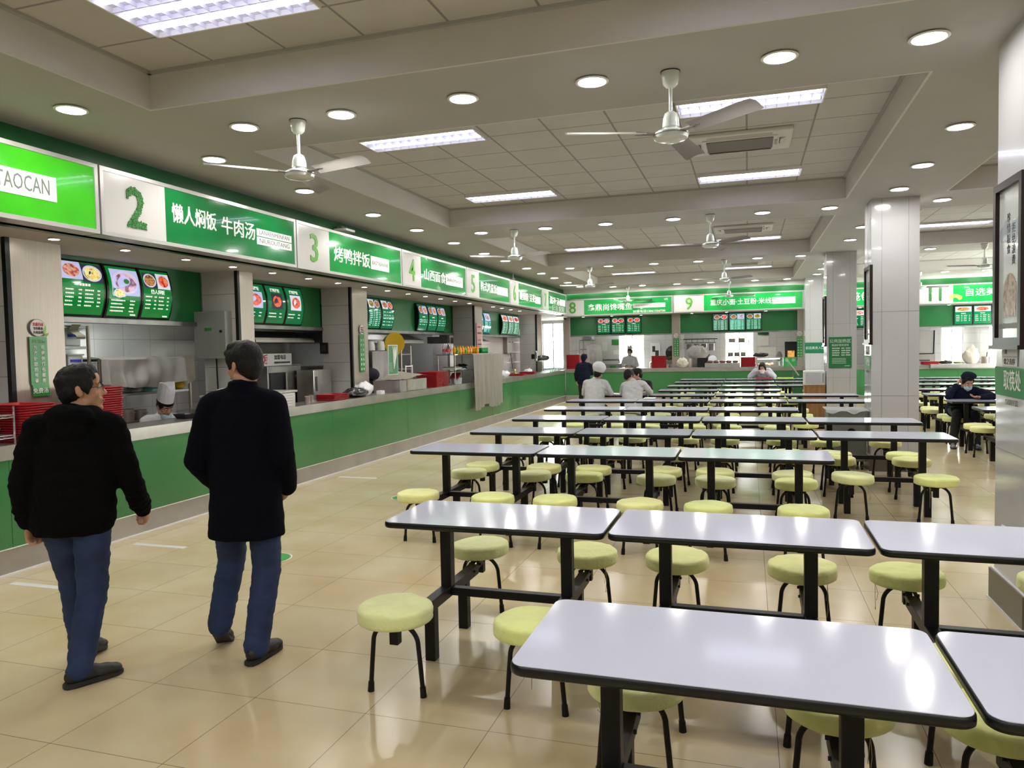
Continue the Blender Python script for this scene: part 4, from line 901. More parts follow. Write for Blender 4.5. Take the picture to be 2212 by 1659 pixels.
for k, (y, z, w, c, lab) in enumerate(((6.40, 1.80, .2, 'blue', 'clear box with blue label on the upper shelf of tall rack'), (6.42, 1.52, .2, 'blue', 'clear box with blue label on the middle shelf of tall rack'), (6.12, 1.52, .24, '', 'cloudy storage box beside the hanging cloth on tall rack'))):
    r = T('storage_box', (-7.28, y, z), lab, 'storage box', 'storage boxes on the tall rack'); MB().box((0, 0, .09), (.28, w, .18), None, .015).build('tub', mat('cloudy_plastic', (.45, .46, .48), .35), r); MB().box((0, 0, .187), (.30, w + .02, .016), None, .005).build('lid', WHITEP, r)
    if c: MB().box((.142, 0, .12), (.004, w * .7, .03)).build('blue_label', mat('label_blue', srgb('2030b0'), .5), r)
o = MB().box((0, 0, .012), (.2, .26, .024), (0, .1, .3)).build('cutting_board', mat('orange_wood', srgb('9a5a28'), .5), None, loc=(-7.28, 6.2, 1.215)); single(o, 'orange-brown board lying on the lower tall rack shelf', 'board')
o = MB().bx(-.14, .14, -.2, .2, 0, .12).build('black_crate', BLKP, None, loc=(-7.28, 6.4, 1.2)); single(o, 'black crate on the lower tall rack shelf', 'crate')
pl_me = MB().lathe([(.05, 0), (.06, .002), (.115, .013), (.12, .017), (.113, .0165), (.06, .006)], seg=28).mesh('plate', True, 50); pl_me.materials.append(PLATEW)
for k in range(13):
    o = ob('plate', pl_me, None, (-7.15, 7.22, 1.24 + k * .0125)); tag(o, 'white plate in the stack on the shelf left above the chef', 'plate', 'white plates on the shelf')
o = MB().box((0, 0, .045), (.2, .34, .09), None, .01).build('teal_container', TEAL, None, loc=(-7.14, 7.58, 1.24)); single(o, 'teal plastic container on the shelf beside the plate stack', 'container')
o = MB().ell((0, 0, .06), (.07, .08, .06)).build('yellow_scoop', YEL, None, True, loc=(-7.12, 7.95, 1.24)); single(o, 'yellow plastic scoop under the cream cloth', 'scoop')
def pot(x, y, z, rr, h, label, m=STEEL, lid=False, group=None):
    r = T('cooking_pot', (x, y, z), label, 'pot', group); MB().lathe([(rr * .97, 0), (rr, .01), (rr, h), (rr * 1.05, h + .003), (rr * .96, h), (rr * .95, .012)], seg=28).build('pot_body', m, r, True, 35)
    for s in (-1, 1): MB().tube([(s * rr, -.03, h * .7), (s * (rr + .03), -.02, h * .75), (s * (rr + .03), .02, h * .75), (s * rr, .03, h * .7)], .005, 6).build('handle', m, r, True)
    if lid: MB().lathe([(rr * 1.04, h + .003), (rr * .6, h + .03), (.02, h + .035), (.025, h + .06)], seg=28).build('lid', m, r, True, 35)
pot(-7.13, 7.08, .9, .09, .14, 'steel pot on the low shelf board left of the chef'); pot(-7.13, 7.30, .9, .07, .12, 'smaller steel pot on the low shelf board beside the chef')
r = T('electrical_box', (-6.28, 7.7, 1.63), 'grey metal electrical box behind the man in the coat', 'electrical box'); MB().box((0, -.07, .29), (.46, .13, .58), None, .006).build('door', EBOX, r); MB().box((-.02, -.137, .36), (.1, .004, .035)).build('green_label', NGREEN, r); MB().cyl((.17, -.135, .33), (.17, -.15, .33), .016).build('lock', BLKP, r); MB().cyl((0, -.03, 0), (.01, -.03, -.5), .009, seg=8).build('cable', BLKP, r)
# stall 3: display cooler, cups, steamer
r = T('display_cooler', (-5.70, 7.25, 1.0), 'grey steel counter-top cooler with louvred end beside the coat man', 'cooler'); MB().bx(-.24, .24, -.26, .86, .0, .19, .01).build('body', STEELW, r); MB().bx(-.26, .26, -.28, .88, .19, .215, .004).build('lid', mat('cooler_lid', (.38, .38, .36), .35, .3), r)
m = MB()
for k in range(5): m.box((.245, .48, .03 + .033 * k), (.012, .62, .018), (0, -.5, 0))
m.build('louvre', mat('louvre_beige', (.48, .46, .42), .45), r)
o = MB().lathe([(.14, 0), (.15, .02), (.09, .06), (.02, .075)], seg=14).build('clear_bag', BAGW, None, True, loc=(-5.78, 7.2, 1.216)); single(o, 'crumpled clear plastic bag on the counter-top cooler', 'bag')
cupm = MB().lathe([(.032, 0), (.036, .09), (.037, .092), (.033, .088)], seg=20).mesh('steel_cup', True, 35); cupm.materials.append(STEEL)
for k, (x, y) in enumerate(((-5.62, 8.62), (-5.72, 8.78), (-5.80, 9.0))): tag(ob('steel_cup', cupm, None, (x, y, 1.0)), 'steel cup on the counter before the red trays, %s of three' % ORD[k], 'cup', 'steel cups by the red trays')
r = T('food_steamer', (-6.9, 9.55, 0), 'steel food steamer with white rice sign box on top', 'steamer'); MB().box((0, 0, .75), (.6, .85, 1.5), None, .015).build('cabinet', STEELD, r); MB().bx(.305, .315, -.38, .0, .5, 1.4).build('door', BLKP, r); MB().cyl((.335, -.02, .7), (.335, -.02, 1.38), .012).build('handle', STEEL, r); MB().lathe([(.03, 0), (.04, .03)], (.3, .3, 1.32), 12).build('knob', STEEL, r)
r = T('rice_sign_box', (-6.85, 9.55, 1.5), 'white sign box with a red rice character on the steamer', 'sign'); MB().bx(-.2, .05, -.4, .48, 0, .18).build('box', PAPER, r)
for s, y, z, sz, mm in (('饭', -.2, .09, .15, NRED), ('加盟电话', .18, .12, .075, INK)): 
    t = text('lettering', s, (0, 0, 0), sz, mm, r, depth=.001, bold=.02); t.matrix_local = facing((.052, y, z), (1, 0, 0))
q = bars(r, 'lettering', INK, -.2, .2, [0], .03, 5); q.matrix_local = facing((.052, .22, .045), (1, 0, 0))
o = MB().lathe([(.03, 0), (.075, .045), (.08, .05), (.07, .046), (.03, .01)], seg=24).build('bowl', PLATEW, None, True, loc=(-6.78, 10.1, 1.46)); single(o, 'white bowl on the dark ledge beside the steamer', 'bowl')
r = T('stove_bench', (-7.1, 10.9, 0), 'dark steel stove bench behind the second stall', 'bench'); MB().bx(-.4, .4, -.85, 2.2, 0, 1.05).build('bench_body', GREYW, r); MB().bx(-.42, .42, -.85, 2.2, 1.42, 1.45).build('upper_ledge', STEELD, r); MB().bx(.36, .4, 2.1, 2.2, 1.05, 1.42).bx(.36, .4, -.85, -.77, 1.05, 1.42).build('ledge_post', STEELD, r)
r = T('control_panel', (-6.44, 10.415, 1.66), 'dark wall control panel on the column past the steamer', 'control panel'); MB().box((0, -.02, .09), (.13, .04, .18), None, .005).build('housing', BLKP, r); MB().box((0, -.042, .09), (.08, .004, .1)).build('screen', INK, r)
r = T('steel_locker', (-6.42, 10.05, 0), 'narrow steel cabinet standing before the column', 'cabinet'); MB().box((0, 0, .71), (.3, .5, 1.42), None, .01).build('body', STEELW, r); MB().cyl((.165, -.18, 1.1), (.165, -.18, 1.32), .012, seg=8).build('hinge_bar', STEELD, r)
# stall 4
def blob_bag(name, x, y, z, sc, m, label, seed=1):
    b = MB().ell((0, 0, sc[2] * .9), sc, None, 24)
    for v in b.bm.verts: v.co *= 1 + .28 * noise.noise(v.co * 14 + Vector((seed, 0, 0))); v.co.z = max(0, v.co.z)
    o = b.build(name, m, None, True, loc=(x, y, z)); return single(o, label, 'bag')
blob_bag('black_bag', -5.66, 9.98, 1.0, (.15, .26, .07), BAGB, 'crumpled black plastic bag lying on the counter edge', 2); blob_bag('white_bag', -5.70, 10.30, 1.0, (.12, .2, .11), BAGW, 'bunched white plastic bag behind the black bag', 5)
r = T('tissue_pack', (-5.58, 10.62, 1.0), 'small white tissue pack beside the bags', 'tissue pack'); MB().box((0, 0, .03), (.08, .14, .06), None, .01).build('pack', PAPER, r)
r = T('dish_cabinet', (-6.36, 11.75, 0), 'dish cabinet covered by a grey-white cloth below the cups', 'cabinet'); MB().box((0, 0, .84), (.5, .8, 1.68), None, .01).build('body', STEELD, r)
drape('cabinet_cloth', 'grey-white cloth covering the dish cabinet', CLOTHW, lambda u, v: (-6.6 + .5 * min(1, v * 2) + (.012 + .012 * math.sin(u * 20)) * (v > .48), 11.33 + .84 * u, 1.69 + .008 * noise.noise((u * 7, v * 7, 1)) - max(0, v - .5) * 1.35), (26, 18))
cpm = MB().lathe([(.055, 0), (.075, .11), (.078, .115)], seg=22).mesh('foam_bowl', True, 40); cpm.materials.append(WHITEP)
for k, (y, n) in enumerate(((11.58, 2), (11.95, 2))):
    for j in range(n):
        o = ob('foam_bowl', cpm, None, (-6.25, y, 1.82 - .115 * 0 + .045 * j)); o.rotation_euler = (PI, 0, 0); tag(o, 'white foam bowl upturned in the %s stack on the covered cabinet' % ('left', 'right')[k], 'bowl', 'foam bowls in the %s stack' % ('left', 'right')[k])
r = T('plate_rack', (-6.2, 12.45, 0), 'steel dish rack holding big yellow plates on edge', 'rack')
for x in (-.2, .2):
    for y in (-.2, .2): MB().cyl((x, y, 0), (x, y, 1.78 if y > 0 else 1.7), .014, seg=8).build('post', STEEL, r, True)
for z in (1.05, 1.35, 1.62):
    m = MB()
    for y in (-.2, .2): m.cyl((-.2, y, z), (.2, y, z), .009, seg=8)
    for x in (-.2, .2): m.cyl((x, -.2, z), (x, .2, z), .009, seg=8)
    m.build('rail', STEEL, r, True)
bpm = MB().lathe([(.10, 0), (.165, .018), (.18, .03), (.172, .03), (.1, .008)], seg=36).mesh('big_plate', True, 40)
for k, (x, y, z, c, lab) in enumerate(((-6.40, 12.62, 1.76, REDT, 'red plate standing on edge behind the green one in the dish rack'), (-6.32, 12.54, 1.80, mat('green_plastic', srgb('128a5a'), .35), 'green plate standing on edge left of the yellow plates'), (-6.22, 12.44, 1.82, YEL, 'yellow plate standing on edge, rear of the two yellow ones'), (-6.16, 12.33, 1.82, YEL, 'yellow plate standing on edge, frontmost in the dish rack'))):
    me = bpm.copy(); me.materials.append(c); o = ob('big_plate', me, None, (x, y, z)); o.scale = (1, 1.15, 1); o.rotation_euler = (PI / 2 - .05, 0, .35); tag(o, lab, 'plate', 'coloured plates in the dish rack')
r = T('hand_rack', (-5.98, 12.52, 1.0), 'small white tubular rack in front of the dish rack', 'rack')
for y in (-.14, .14): MB().cyl((0, y, -.9 + .9), (0, y, .42), .012, seg=8).build('post', WHITEP, r, True)
MB().cyl((0, -.14, .40), (0, .14, .40), .012, seg=8).build('rail', WHITEP, r, True); MB().cyl((0, -.14, .02), (0, .14, .02), .012, seg=8).build('rail', WHITEP, r, True)
r = T('steel_food_box', (-5.68, 11.55, 1.0), 'long low steel box on the counter with a pale cloth over it', 'food box'); m = MB()
m.bx(-.24, -.235, -.52, .55, 0, .2).bx(.235, .24, -.52, .55, 0, .2).bx(-.24, .24, -.52, -.515, 0, .2).bx(-.24, .24, .545, .55, 0, .2).bx(-.24, .24, -.52, .55, 0, .01); m.build('box_shell', STEELW, r)
drape('box_cloth', 'pale cloth lying over the steel food box', CREAM, lambda u, v: (-5.93 + .51 * u, 11.02 + 1.08 * v, 1.215 + .12 * max(0, math.sin(PI * (v * 1.1 - .35))) * (1 - .6 * u) + .012 * noise.noise((u * 6, v * 8, 0))), (14, 26))
drape('box_cloth', 'corner of pale cloth falling over the front of the steel food box', CREAM, lambda u, v: (-5.432 + .006 * math.sin(u * 9), 11.28 + .22 * u * (1 - v) + .03 * v, 1.212 - .19 * v), (8, 8))
o = MB().ell((0, 0, .05), (.13, .15, .11)).build('navy_cap', NAVY, None, True, loc=(-6.0, 11.12, 1.22)); o.location.z = 1.25; single(o, 'dark navy cap resting above the cloth-covered food box', 'cap')
# stall 5: glass shelf with bottles, scale, bin, hanging cloth
r = T('glass_shelf', (-5.72, 14.6, 1.0), 'two-level glass counter shelf carrying bottles, left of hanging cloth', 'shelf'); 
for z in (.26, .585): MB().bx(-.2, .2, -.95, 1.75, z, z + .012).build('glass_board', mat('dark_glass_board', (.06, .08, .08), .05, coat=.5), r)
for y in (-.9, .4, 1.7):
    for x in (-.18, .18): MB().cyl((x, y, 0), (x, y, .59), .01, seg=8).build('post', STEEL, r, True)
def bottle(prof, name):
    return MB().lathe(prof, seg=18)
bot = [(.0, 0), (.030, .0), (.032, .01), (.032, .12), (.028, .15), (.013, .175), (.012, .19)]
def bottles(lst, z, group):
    for k, (kind, x, y, lab) in enumerate(lst):
        col, h, rad, cap = {'clear': (CLEAR, .22, .034, PAPER), 'orange': (mat('orange_drink', srgb('d98a1c'), .15, coat=.5), .17, .034, mat('orange_cap', srgb('d9a01c'), .4)), 'green': (mat('green_can', srgb('14803f'), .25, .3), .13, .033, STEEL), 'lime': (mat('lime_drink', srgb('8a9a20'), .15, coat=.5), .16, .03, NGREEN)}[kind]
        r = T('drink_bottle' if kind != 'green' else 'drink_can', (x, y, z), lab, 'bottle' if kind != 'green' else 'can', group)
        if kind == 'green': MB().lathe([(rad * .8, 0), (rad, .01), (rad, h - .012), (rad * .82, h)], seg=18).build('can_body', col, r, True, 40); MB().lathe([(rad * .8, h), (rad * .8, h + .002)], seg=18).build('can_top', STEEL, r)
        else:
            MB().lathe([(rad * .9, 0), (rad, .012), (rad, h * .62), (rad * .85, h * .74), (rad * .4, h * .88), (rad * .38, h * .93)], seg=18).build('bottle_body', col, r, True, 40)
            MB().lathe([(rad * .45, h * .92), (rad * .45, h)], seg=14).build('bottle_cap', cap, r, True, 40)
            MB().lathe([(rad * 1.02, h * .25), (rad * 1.02, h * .5)], seg=18, cap=False).build('bottle_label', NRED if kind == 'clear' else cap, r, True)
bl = []
for k in range(4): bl.append(('clear', -5.80 + .09 * (k % 2), 13.78 + .09 * (k // 2), 'clear water bottle in the cluster at the near end of glass shelf'))
for k in range(12):
    kind = ('lime', 'orange', 'orange', 'lime', 'orange', 'orange')[k % 6]; bl.append((kind, -5.66 - .1 * (k % 2), 14.15 + .075 * k, '%s drink bottle standing along the middle of the glass shelf' % ('yellow-green' if kind == 'lime' else 'orange')))
for k in range(3): bl.append(('orange', -5.62 - .07 * k, 15.2 + .05 * k, 'orange drink bottle in the bunch above the hanging cloth'))
for k in range(10): bl.append(('green', -5.60 - .08 * (k % 2), 15.45 + .078 * (k // 2), 'green drink can at the far end of the glass shelf'))
for kind, gname in (('clear', 'water bottles on the glass shelf'), ('green', 'green cans on the glass shelf')): bottles([b for b in bl if b[0] == kind], 1.598, gname)
bottles([b for b in bl if b[0] == 'lime'], 1.598, 'yellow-green bottles on the glass shelf'); bottles([b for b in bl if b[0] == 'orange' and 'bunch' not in b[3]], 1.598, 'orange bottles on the glass shelf'); bottles([b for b in bl if 'bunch' in b[3]], 1.598, 'orange bottles above the cloth')
r = T('price_scale', (-5.74, 14.15, 1.273), 'pale weighing scale on the lower glass board', 'scale'); MB().box((0, -.1, .035), (.3, .34, .05), None, .012).build('base', mat('beige_plastic', (.52, .52, .42), .4), r); MB().box((0, -.12, .068), (.28, .3, .012), None, .004).build('pan', STEELW, r); MB().box((.06, .2, .03), (.2, .18, .05), (0, .3, 0), .01).build('keypad', WHITEP, r); MB().box((.12, .2, .05), (.05, .13, .01), (0, .3, 0)).build('display', mat('lcd_blue', srgb('40508a'), .3), r)
blob_bag('dark_bag', -5.76, 14.62, 1.273, (.12, .22, .06), BAGB, 'dark plastic bag beside the weighing scale', 8)
r = T('grey_bin', (-5.66, 14.05, 1.0), 'pale grey plastic bin with red things under the glass shelf', 'bin'); m = MB().lathe([(.11, 0), (.13, .12), (.138, .125), (.125, .12), (.105, .008)], seg=4); m.build('tub', mat('pale_grey_plastic', (.5, .52, .55), .4), r)
o = MB().box((0, 0, .02), (.18, .3, .03), (.3, 0, .2), .008).build('red_lid', REDT, None, loc=(-5.68, 14.05, 1.14)); single(o, 'red plastic lid sticking out of the pale grey bin', 'lid')
def f_hang(u, v):
    y = 14.20 + 1.93 * u * (1 - .10 * v) + .10 * v; d = .5 + .5 * noise.noise((u * 11, v * .6, 4))
    if v < .16: t = v / .16; return (-5.60 + .23 * t, y, 1.604 + .004 * d)
    t = (v - .16) / .84; z = 1.60 - t * (1.13 + .05 * math.sin(u * 9 + 1) + .04 * (abs(u - .55) < .06))
    x = -5.365 + .028 * t * math.sin(u * 46 + 2 * math.sin(u * 7)) + .012 * d - .035 * (z < .98) * 0 + .012
    return (x, y, z)
drape('hanging_cloth', 'long thin white cloth hanging over the counter below sign 5', mat('gauze_cloth', (.60, .58, .52), .9, var=.2, scale=4, stretch=(1, 9, .5)), f_hang, (70, 30), th=.003)
# stalls 6-7
r = T('electrical_box', (-6.79, 20.85, 1.6), 'grey electrical box on the pink-lit tiled wall', 'electrical box'); MB().box((.06, 0, .22), (.12, .56, .48), None, .006).build('door', mat('grey_beige_paint', (.34, .31, .28), .5), r); MB().box((.122, -.03, .3), (.004, .14, .05)).build('green_label', NGREEN, r); MB().cyl((.12, .2, .3), (.135, .2, .3), .014).build('lock', BLKP, r); MB().cyl((.05, .22, -.01), (.05, .42, -.5), .008, seg=8).build('cable', BLKP, r)
for k in range(3):
    r = T('paper_notice', (-6.795, 19.72 + .17 * k, 1.3), 'paper with a photo grid on the pink-lit tiles, %s of three' % ORD[k], 'paper notice', 'photo papers on the pink tiles'); MB().bx(0, .003, -.07, .07, -.12, .30).build('sheet', PAPER, r); m = MB()
    for a in range(3): m.box((.004, 0, -.04 + .12 * a), (.002, .06, .08))
    m.build('photo', INK, r)
r = T('high_shelf', (-5.75, 20.9, 1.0), 'thin steel shelf carrying a scale and black bags', 'shelf'); MB().bx(-.18, .16, -.75, .85, .33, .345).build('shelf_board', STEELW, r)
for y in (-.7, .8): MB().cyl((-.15, y, 0), (-.15, y, .33), .01, seg=8).build('post', STEEL, r)
r = T('upright_scale', (-5.75, 20.38, 1.346), 'black and silver upright scale at the near end of the steel shelf', 'scale'); MB().box((0, 0, .14), (.03, .18, .28), None, .006).build('frame', STEELD, r); MB().box((.02, 0, .15), (.02, .12, .18)).build('display', BLKP, r); MB().box((-.06, -.1, .12), (.1, .08, .14), None, .02).build('printer', BLKP, r)
for k, y in enumerate((20.75, 21.1, 21.45)): blob_bag('black_bag', -5.76, y, 1.346, (.11, .17, .07), BAGB, 'black plastic bag on the steel shelf, %s from the scale' % ORD[k], 3 + k)
r = T('glass_showcase', (-5.68, 21.55, 1.0), 'glass showcase with a row of labels near the corner window', 'showcase')
for y in (-.7, .7): MB().bx(-.2, .2, y - .004, y + .004, 0, .3).build('glass_side', GLASS, r)
MB().bx(.195, .2, -.7, .7, 0, .3).build('glass_front', GLASS, r); MB().bx(-.2, .2, -.7, .7, .305, .311).build('glass_top', GLASS, r)
m = MB(); 
for k in range(7): m.box((.204, -.6 + .2 * k, .05), (.004, .16, .07))
m.build('label_row', mat('pale_green_label', srgb('9fbfa8'), .5), r); MB().bx(-.19, .19, -.69, .69, 0, .015).build('tray_base', STEELW, r)
blob_bag('clear_bag', -5.85, 19.9, 1.0, (.1, .22, .07), BAGW, 'crumpled clear bag on the counter past the red trays', 11); blob_bag('clear_bag', -5.70, 17.3, 1.0, (.12, .2, .08), BAGW, 'wrapped clear bag just right of the hanging cloth', 12)
r = T('warning_card', (-5.86, 18.75, 1.0), 'small yellow warning card standing on the counter', 'card'); MB().box((0, 0, .08), (.01, .12, .16), (0, -.2, 0)).build('card', YEL, r); MB().box((.012, 0, .08), (.004, .05, .08), (0, -.2, 0)).build('dark_mark', INK, r)
r = T('strip_light', (-5.33, 20.9, 2.70), 'bright strip light under the number 7 sign', 'strip light'); MB().bx(-.04, .04, -.7, .7, -.012, 0).build('housing', WHITEP, r); MB().bx(-.03, .03, -.68, .68, -.02, -.012).build('tube', KT, r)
# far stall 8
r = T('cold_cabinet', (-4.62, 25.4, 0), 'large white cold cabinet against the far wall left of the cook', 'cabinet'); MB().box((0, 0, 1.05), (.95, .7, 2.1), None, .01).build('body', mat('white_cabinet', (.58, .57, .58), .3), r); MB().bx(-.49, .49, -.36, -.35, 1.24, 1.26).build('rail', BLKP, r)
m = MB()
for (x, z, w, h) in ((-.02, 1.72, .17, .3), (.38, 1.52, .2, .16)): m.bx(x - w / 2, x + w / 2, -.356, -.352, z - h / 2, z + h / 2)
m.build('paper', PAPER, r); MB().bx(.22, .46, -.358, -.352, 1.76, 1.95).build('green_notice', NGREEN, r)
r = T('steel_trolley', (-4.35, 24.6, 0), 'low steel trolley with a pipe rail behind the navy-dressed woman', 'trolley'); MB().box((0, 0, .58), (.8, .5, 1.12), None, .01).build('body', STEELD, r); MB().tube([(-.38, -.27, 1.28), (.3, -.27, 1.28), (.34, -.27, 1.16)], .02, 8).build('pipe', STEELD, r, True); MB().box((.1, -.26, 1.05), (.2, .01, .08)).build('green_plate', NGREEN, r)
shelf_unit(-5.35, -4.95, 24.3, 24.9, 1.95, (.6, 1.05, 1.35, 1.65, 1.95), 'steel shelf with food boxes at the left end of stall 8')
r = T('storage_box', (-5.12, 24.6, 1.95), 'pale box with a blue stripe on top of the stall 8 shelf', 'storage box'); MB().box((0, 0, .11), (.34, .4, .22), None, .01).build('tub', mat('cloudy_plastic', (.45, .46, .48), .35), r); MB().box((0, -.202, .12), (.2, .004, .06)).build('blue_label', mat('label_blue', srgb('2030b0'), .5), r)
drape('hanging_cloth', 'white cloth hanging from the stall 8 shelf behind the navy-dressed woman', CLOTHW, lambda u, v: (-5.1 + .5 * u + .05 * v, 24.22 + .03 * math.sin(u * 12) * v, 1.75 - .62 * v + .05 * math.sin(u * PI)), (18, 12))
for k in range(3): o = MB().box((0, 0, .06), (.3, .3, .12), None, .01).build('food_box', mat('brown_box', srgb('6a4a3a'), .6), None, loc=(-5.15, 24.6, (1.05, 1.35, .6)[k] + .0)); single(o, 'brown food box on the %s board of the stall 8 shelf' % ('lower', 'middle', 'bottom')[k], 'box', 'food boxes in stall 8')
r = T('poster_paper', (-3.05, 25.98, 1.45), 'white poster with photos hanging right of the bright doorway', 'poster'); MB().bx(-.17, .17, -.03, -.025, -.32, .36).build('sheet', PAPER, r); MB().bx(-.1, .0, -.034, -.03, .05, .25).bx(.0, .12, -.034, -.03, -.12, .1).bx(-.1, .02, -.034, -.03, -.25, -.1).build('photo', INK, r)
r = T('wok', (-2.45, 25.98, 1.45), 'dark round wok hung on the wall of stall 8', 'wok'); m = MB().lathe([(.02, .09), (.15, .06), (.25, 0), (.255, .004), (.15, .068), (.02, .1)], seg=30); m.bm.transform(Matrix.Rotation(PI / 2, 4, 'X')); m.build('pan', BLKP, r, True); MB().tube([(0, .02, .25), (0, .0, .42)], .015, 8).build('handle', BLKP, r)
r = T('stove_bench', (-2.9, 25.2, 0), 'steel stove bench at the right of stall 8', 'bench'); MB().box((0, 0, .48), (1.4, .7, .96), None, .01).build('bench_body', STEELD, r)
pot(-3.0, 25.1, .96, .14, .2, 'steel stock pot on the stall 8 stove bench', STEEL, True)
for k, x in enumerate((-2.2, -2.35, -2.0)): pot(x, 22.95, 1.03, .055, .11, 'small steel condiment pot by the far stall column, %s of three' % ORD[k], STEEL, False, 'condiment pots by the far column')
r = T('vegetable_crate', (-2.45, 24.1, 0), 'crate of green vegetables behind the far red trays', 'crate'); MB().box((0, 0, .62), (.6, .4, 1.24), None, .01).build('stand', STEELD, r)
m = MB(); q = random.Random(3)
for k in range(26): m.ell((q.uniform(-.26, .26), q.uniform(-.16, .16), 1.26 + q.uniform(0, .08)), (.07, .06, .04), (0, 0, q.uniform(0, 3)), 8)
v = m.build('vegetables', mat('vegetable_green', srgb('5a6a30'), .7, var=.4, scale=15), r, True); v['kind'] = 'stuff'
# far stall 9
r = T('hanging_pot_rail', (-1.5, 25.3, 1.9), 'dark rail with hanging ladles and pots in stall 9', 'pot rail'); MB().tube([(-.55, 0, 0), (.55, 0, 0)], .014, 8).tube([(-.5, 0, -.12), (.5, 0, -.12)], .01, 8).build('rail', BLKP, r, True)
for k in range(6): MB().tube([(-.45 + .18 * k, 0, 0), (-.45 + .18 * k, 0, -.12)], .006, 6).build('hook', BLKP, r)
for k in range(4): pot(-1.86 + .24 * k, 25.3, 1.52, .085, .22, 'steel pot hanging from the stall 9 rail, %s from the left' % ORD[k], STEELD, False, 'pots hanging in stall 9')
r = T('stove_bench', (-1.3, 25.2, 0), 'steel stove bench below the hanging pots', 'bench'); MB().box((0, 0, .48), (1.3, .7, .96), None, .01).build('bench_body', STEELD, r)
pot(-1.72, 23.0, 1.03, .13, .26, 'tall steel soup pot on the far counter under sign 9', STEEL); 
blob_bag('cloth_bundle', -2.0 + .12, 22.85, 1.03, (.17, .14, .15), CREAM, 'cream cloth bundle on the far counter beside the soup pot', 21); blob_bag('cloth_bundle', -1.55, 24.5, 1.25, (.3, .2, .22), CLOTHW, 'grey cloth bundle behind the soup pot', 22)
r = T('bundle_stand', (-1.55, 24.5, 0), 'steel stand under the grey cloth bundle', 'stand'); MB().box((0, 0, .62), (.5, .4, 1.24), None, .01).build('body', STEELD, r)
r = T('dark_kettle', (-1.3, 23.3, 0), 'dark fryer cabinet beside the soup pot', 'fryer'); MB().box((0, .1, .66), (.35, .4, 1.3), None, .02).build('body', BLKP, r); MB().tube([(.1, -.05, 1.3), (.2, -.1, 1.42)], .012, 8).build('handle', BLKP, r)
r = T('round_fan', (-1.02, 23.1, 1.03), 'small white round table fan on the far counter', 'fan'); MB().lathe([(.07, 0), (.07, .02), (.015, .03), (.015, .12)], seg=20).build('stand', WHITEP, r); m = MB().lathe([(.02, .05), (.11, .04), (.13, 0), (.11, -.03), (.02, -.04)], seg=24); m.bm.transform(Matrix.Translation((0, 0, .22)) @ Matrix.Rotation(PI / 2, 4, 'X')); m.build('cage', mat('white_mesh', (.68, .68, .72), .5), r, True)
r = T('steel_food_pan', (-.72, 22.82, 1.03), 'wide steel pan of roast ducks on the far counter', 'food pan'); MB().bx(-.5, .5, -.18, .25, 0, .13, .008).build('pan', STEELW, r)
for k in range(5):
    m = MB().ell((0, 0, .03), (.09, .12, .045), None, 12).ell((.05, .1, .05), (.03, .05, .02)); o = m.build('roast_duck', mat('roast_brown', srgb('5a3020'), .35, var=.5, scale=20), None, True, loc=(-1.08 + .18 * k, 22.84, 1.161)); single(o, 'brown roast duck in the wide steel pan, %s from the left' % ORD[k], 'roast duck', 'roast ducks in the pan')
r = T('dish_shelf', (-.32, 25.7, 0), 'steel shelf of pots standing against the bright stall 9 door', 'shelf')
for x in (-.35, .35): MB().cyl((x, 0, 0), (x, 0, 1.85), .015, seg=8).build('post', STEEL, r)
for z in (1.32, 1.78): MB().bx(-.36, .36, -.14, .14, z - .02, z).build('shelf_board', STEELD, r)
for k in range(3): pot(-.55 + .2 * k, 25.7, 1.32, .085, .12, 'small steel pot on the stall 9 shelf, %s of three' % ORD[k], STEEL, False, 'pots on the bright shelf')
for k in range(2): pot(-.5 + .3 * k, 25.7, 1.78, .11, .12, 'steel pot on top of the stall 9 shelf, %s' % ('left one', 'right one')[k], STEEL, False, 'pots on top of the bright shelf')
r = T('paper_notice', (.48, 25.98, 1.8), 'white notice sheets with green heading on the stall 9 wall', 'paper notice'); MB().bx(-.17, .17, -.02, -.015, -.16, .16).bx(-.15, .4, -.02, -.015, -.5, -.2).build('sheet', PAPER, r); MB().bx(-.17, .17, -.024, -.015, .2, .3).build('green_heading', GREEND, r)
r = T('glass_case', (.57, 22.95, 1.03), 'lit glass food case on the far counter behind the eating woman', 'food case')
MB().bx(-.36, .36, -.2, .25, 0, .02).build('case_base', STEELW, r); MB().bx(-.36, .36, -.2, -.195, .02, .24).build('glass_front', GLASS, r)
for x in (-.36, .36): MB().bx(x - .003, x + .003, -.2, .25, .02, .24).build('glass_side', GLASS, r)
MB().bx(-.36, .36, -.2, .25, .24, .27).build('case_top', STEELW, r); MB().cyl((-.3, -.17, .228), (.3, -.17, .228), .01, seg=8).build('tube', KT, r)
m = MB()
for k in range(6): m.ell((-.26 + .07 * k, .0, .05 + .02 * (k % 2)), (.06, .1, .05), None, 10)
m.build('bread', mat('pale_bread', srgb('c9a58c'), .6), r, True)
r = T('green_food_case', (1.15, 22.95, 1.03), 'green paper-fronted case beside the lit glass case', 'food case'); MB().box((0, .02, .13), (.36, .4, .26), None, .006).build('body', mat('case_green', srgb('2f9a4a'), .4), r); MB().cyl((-.09, -.182, .19), (-.09, -.186, .19), .05, seg=20).cyl((.09, -.182, .19), (.09, -.186, .19), .05, seg=20).build('round_mark', NGRAY, r)
blob_bag('dark_lid_stack', .35, 23.2, 1.31, (.22, .12, .06), BLKP, 'dark covered trays on top of the lit glass case', 31)
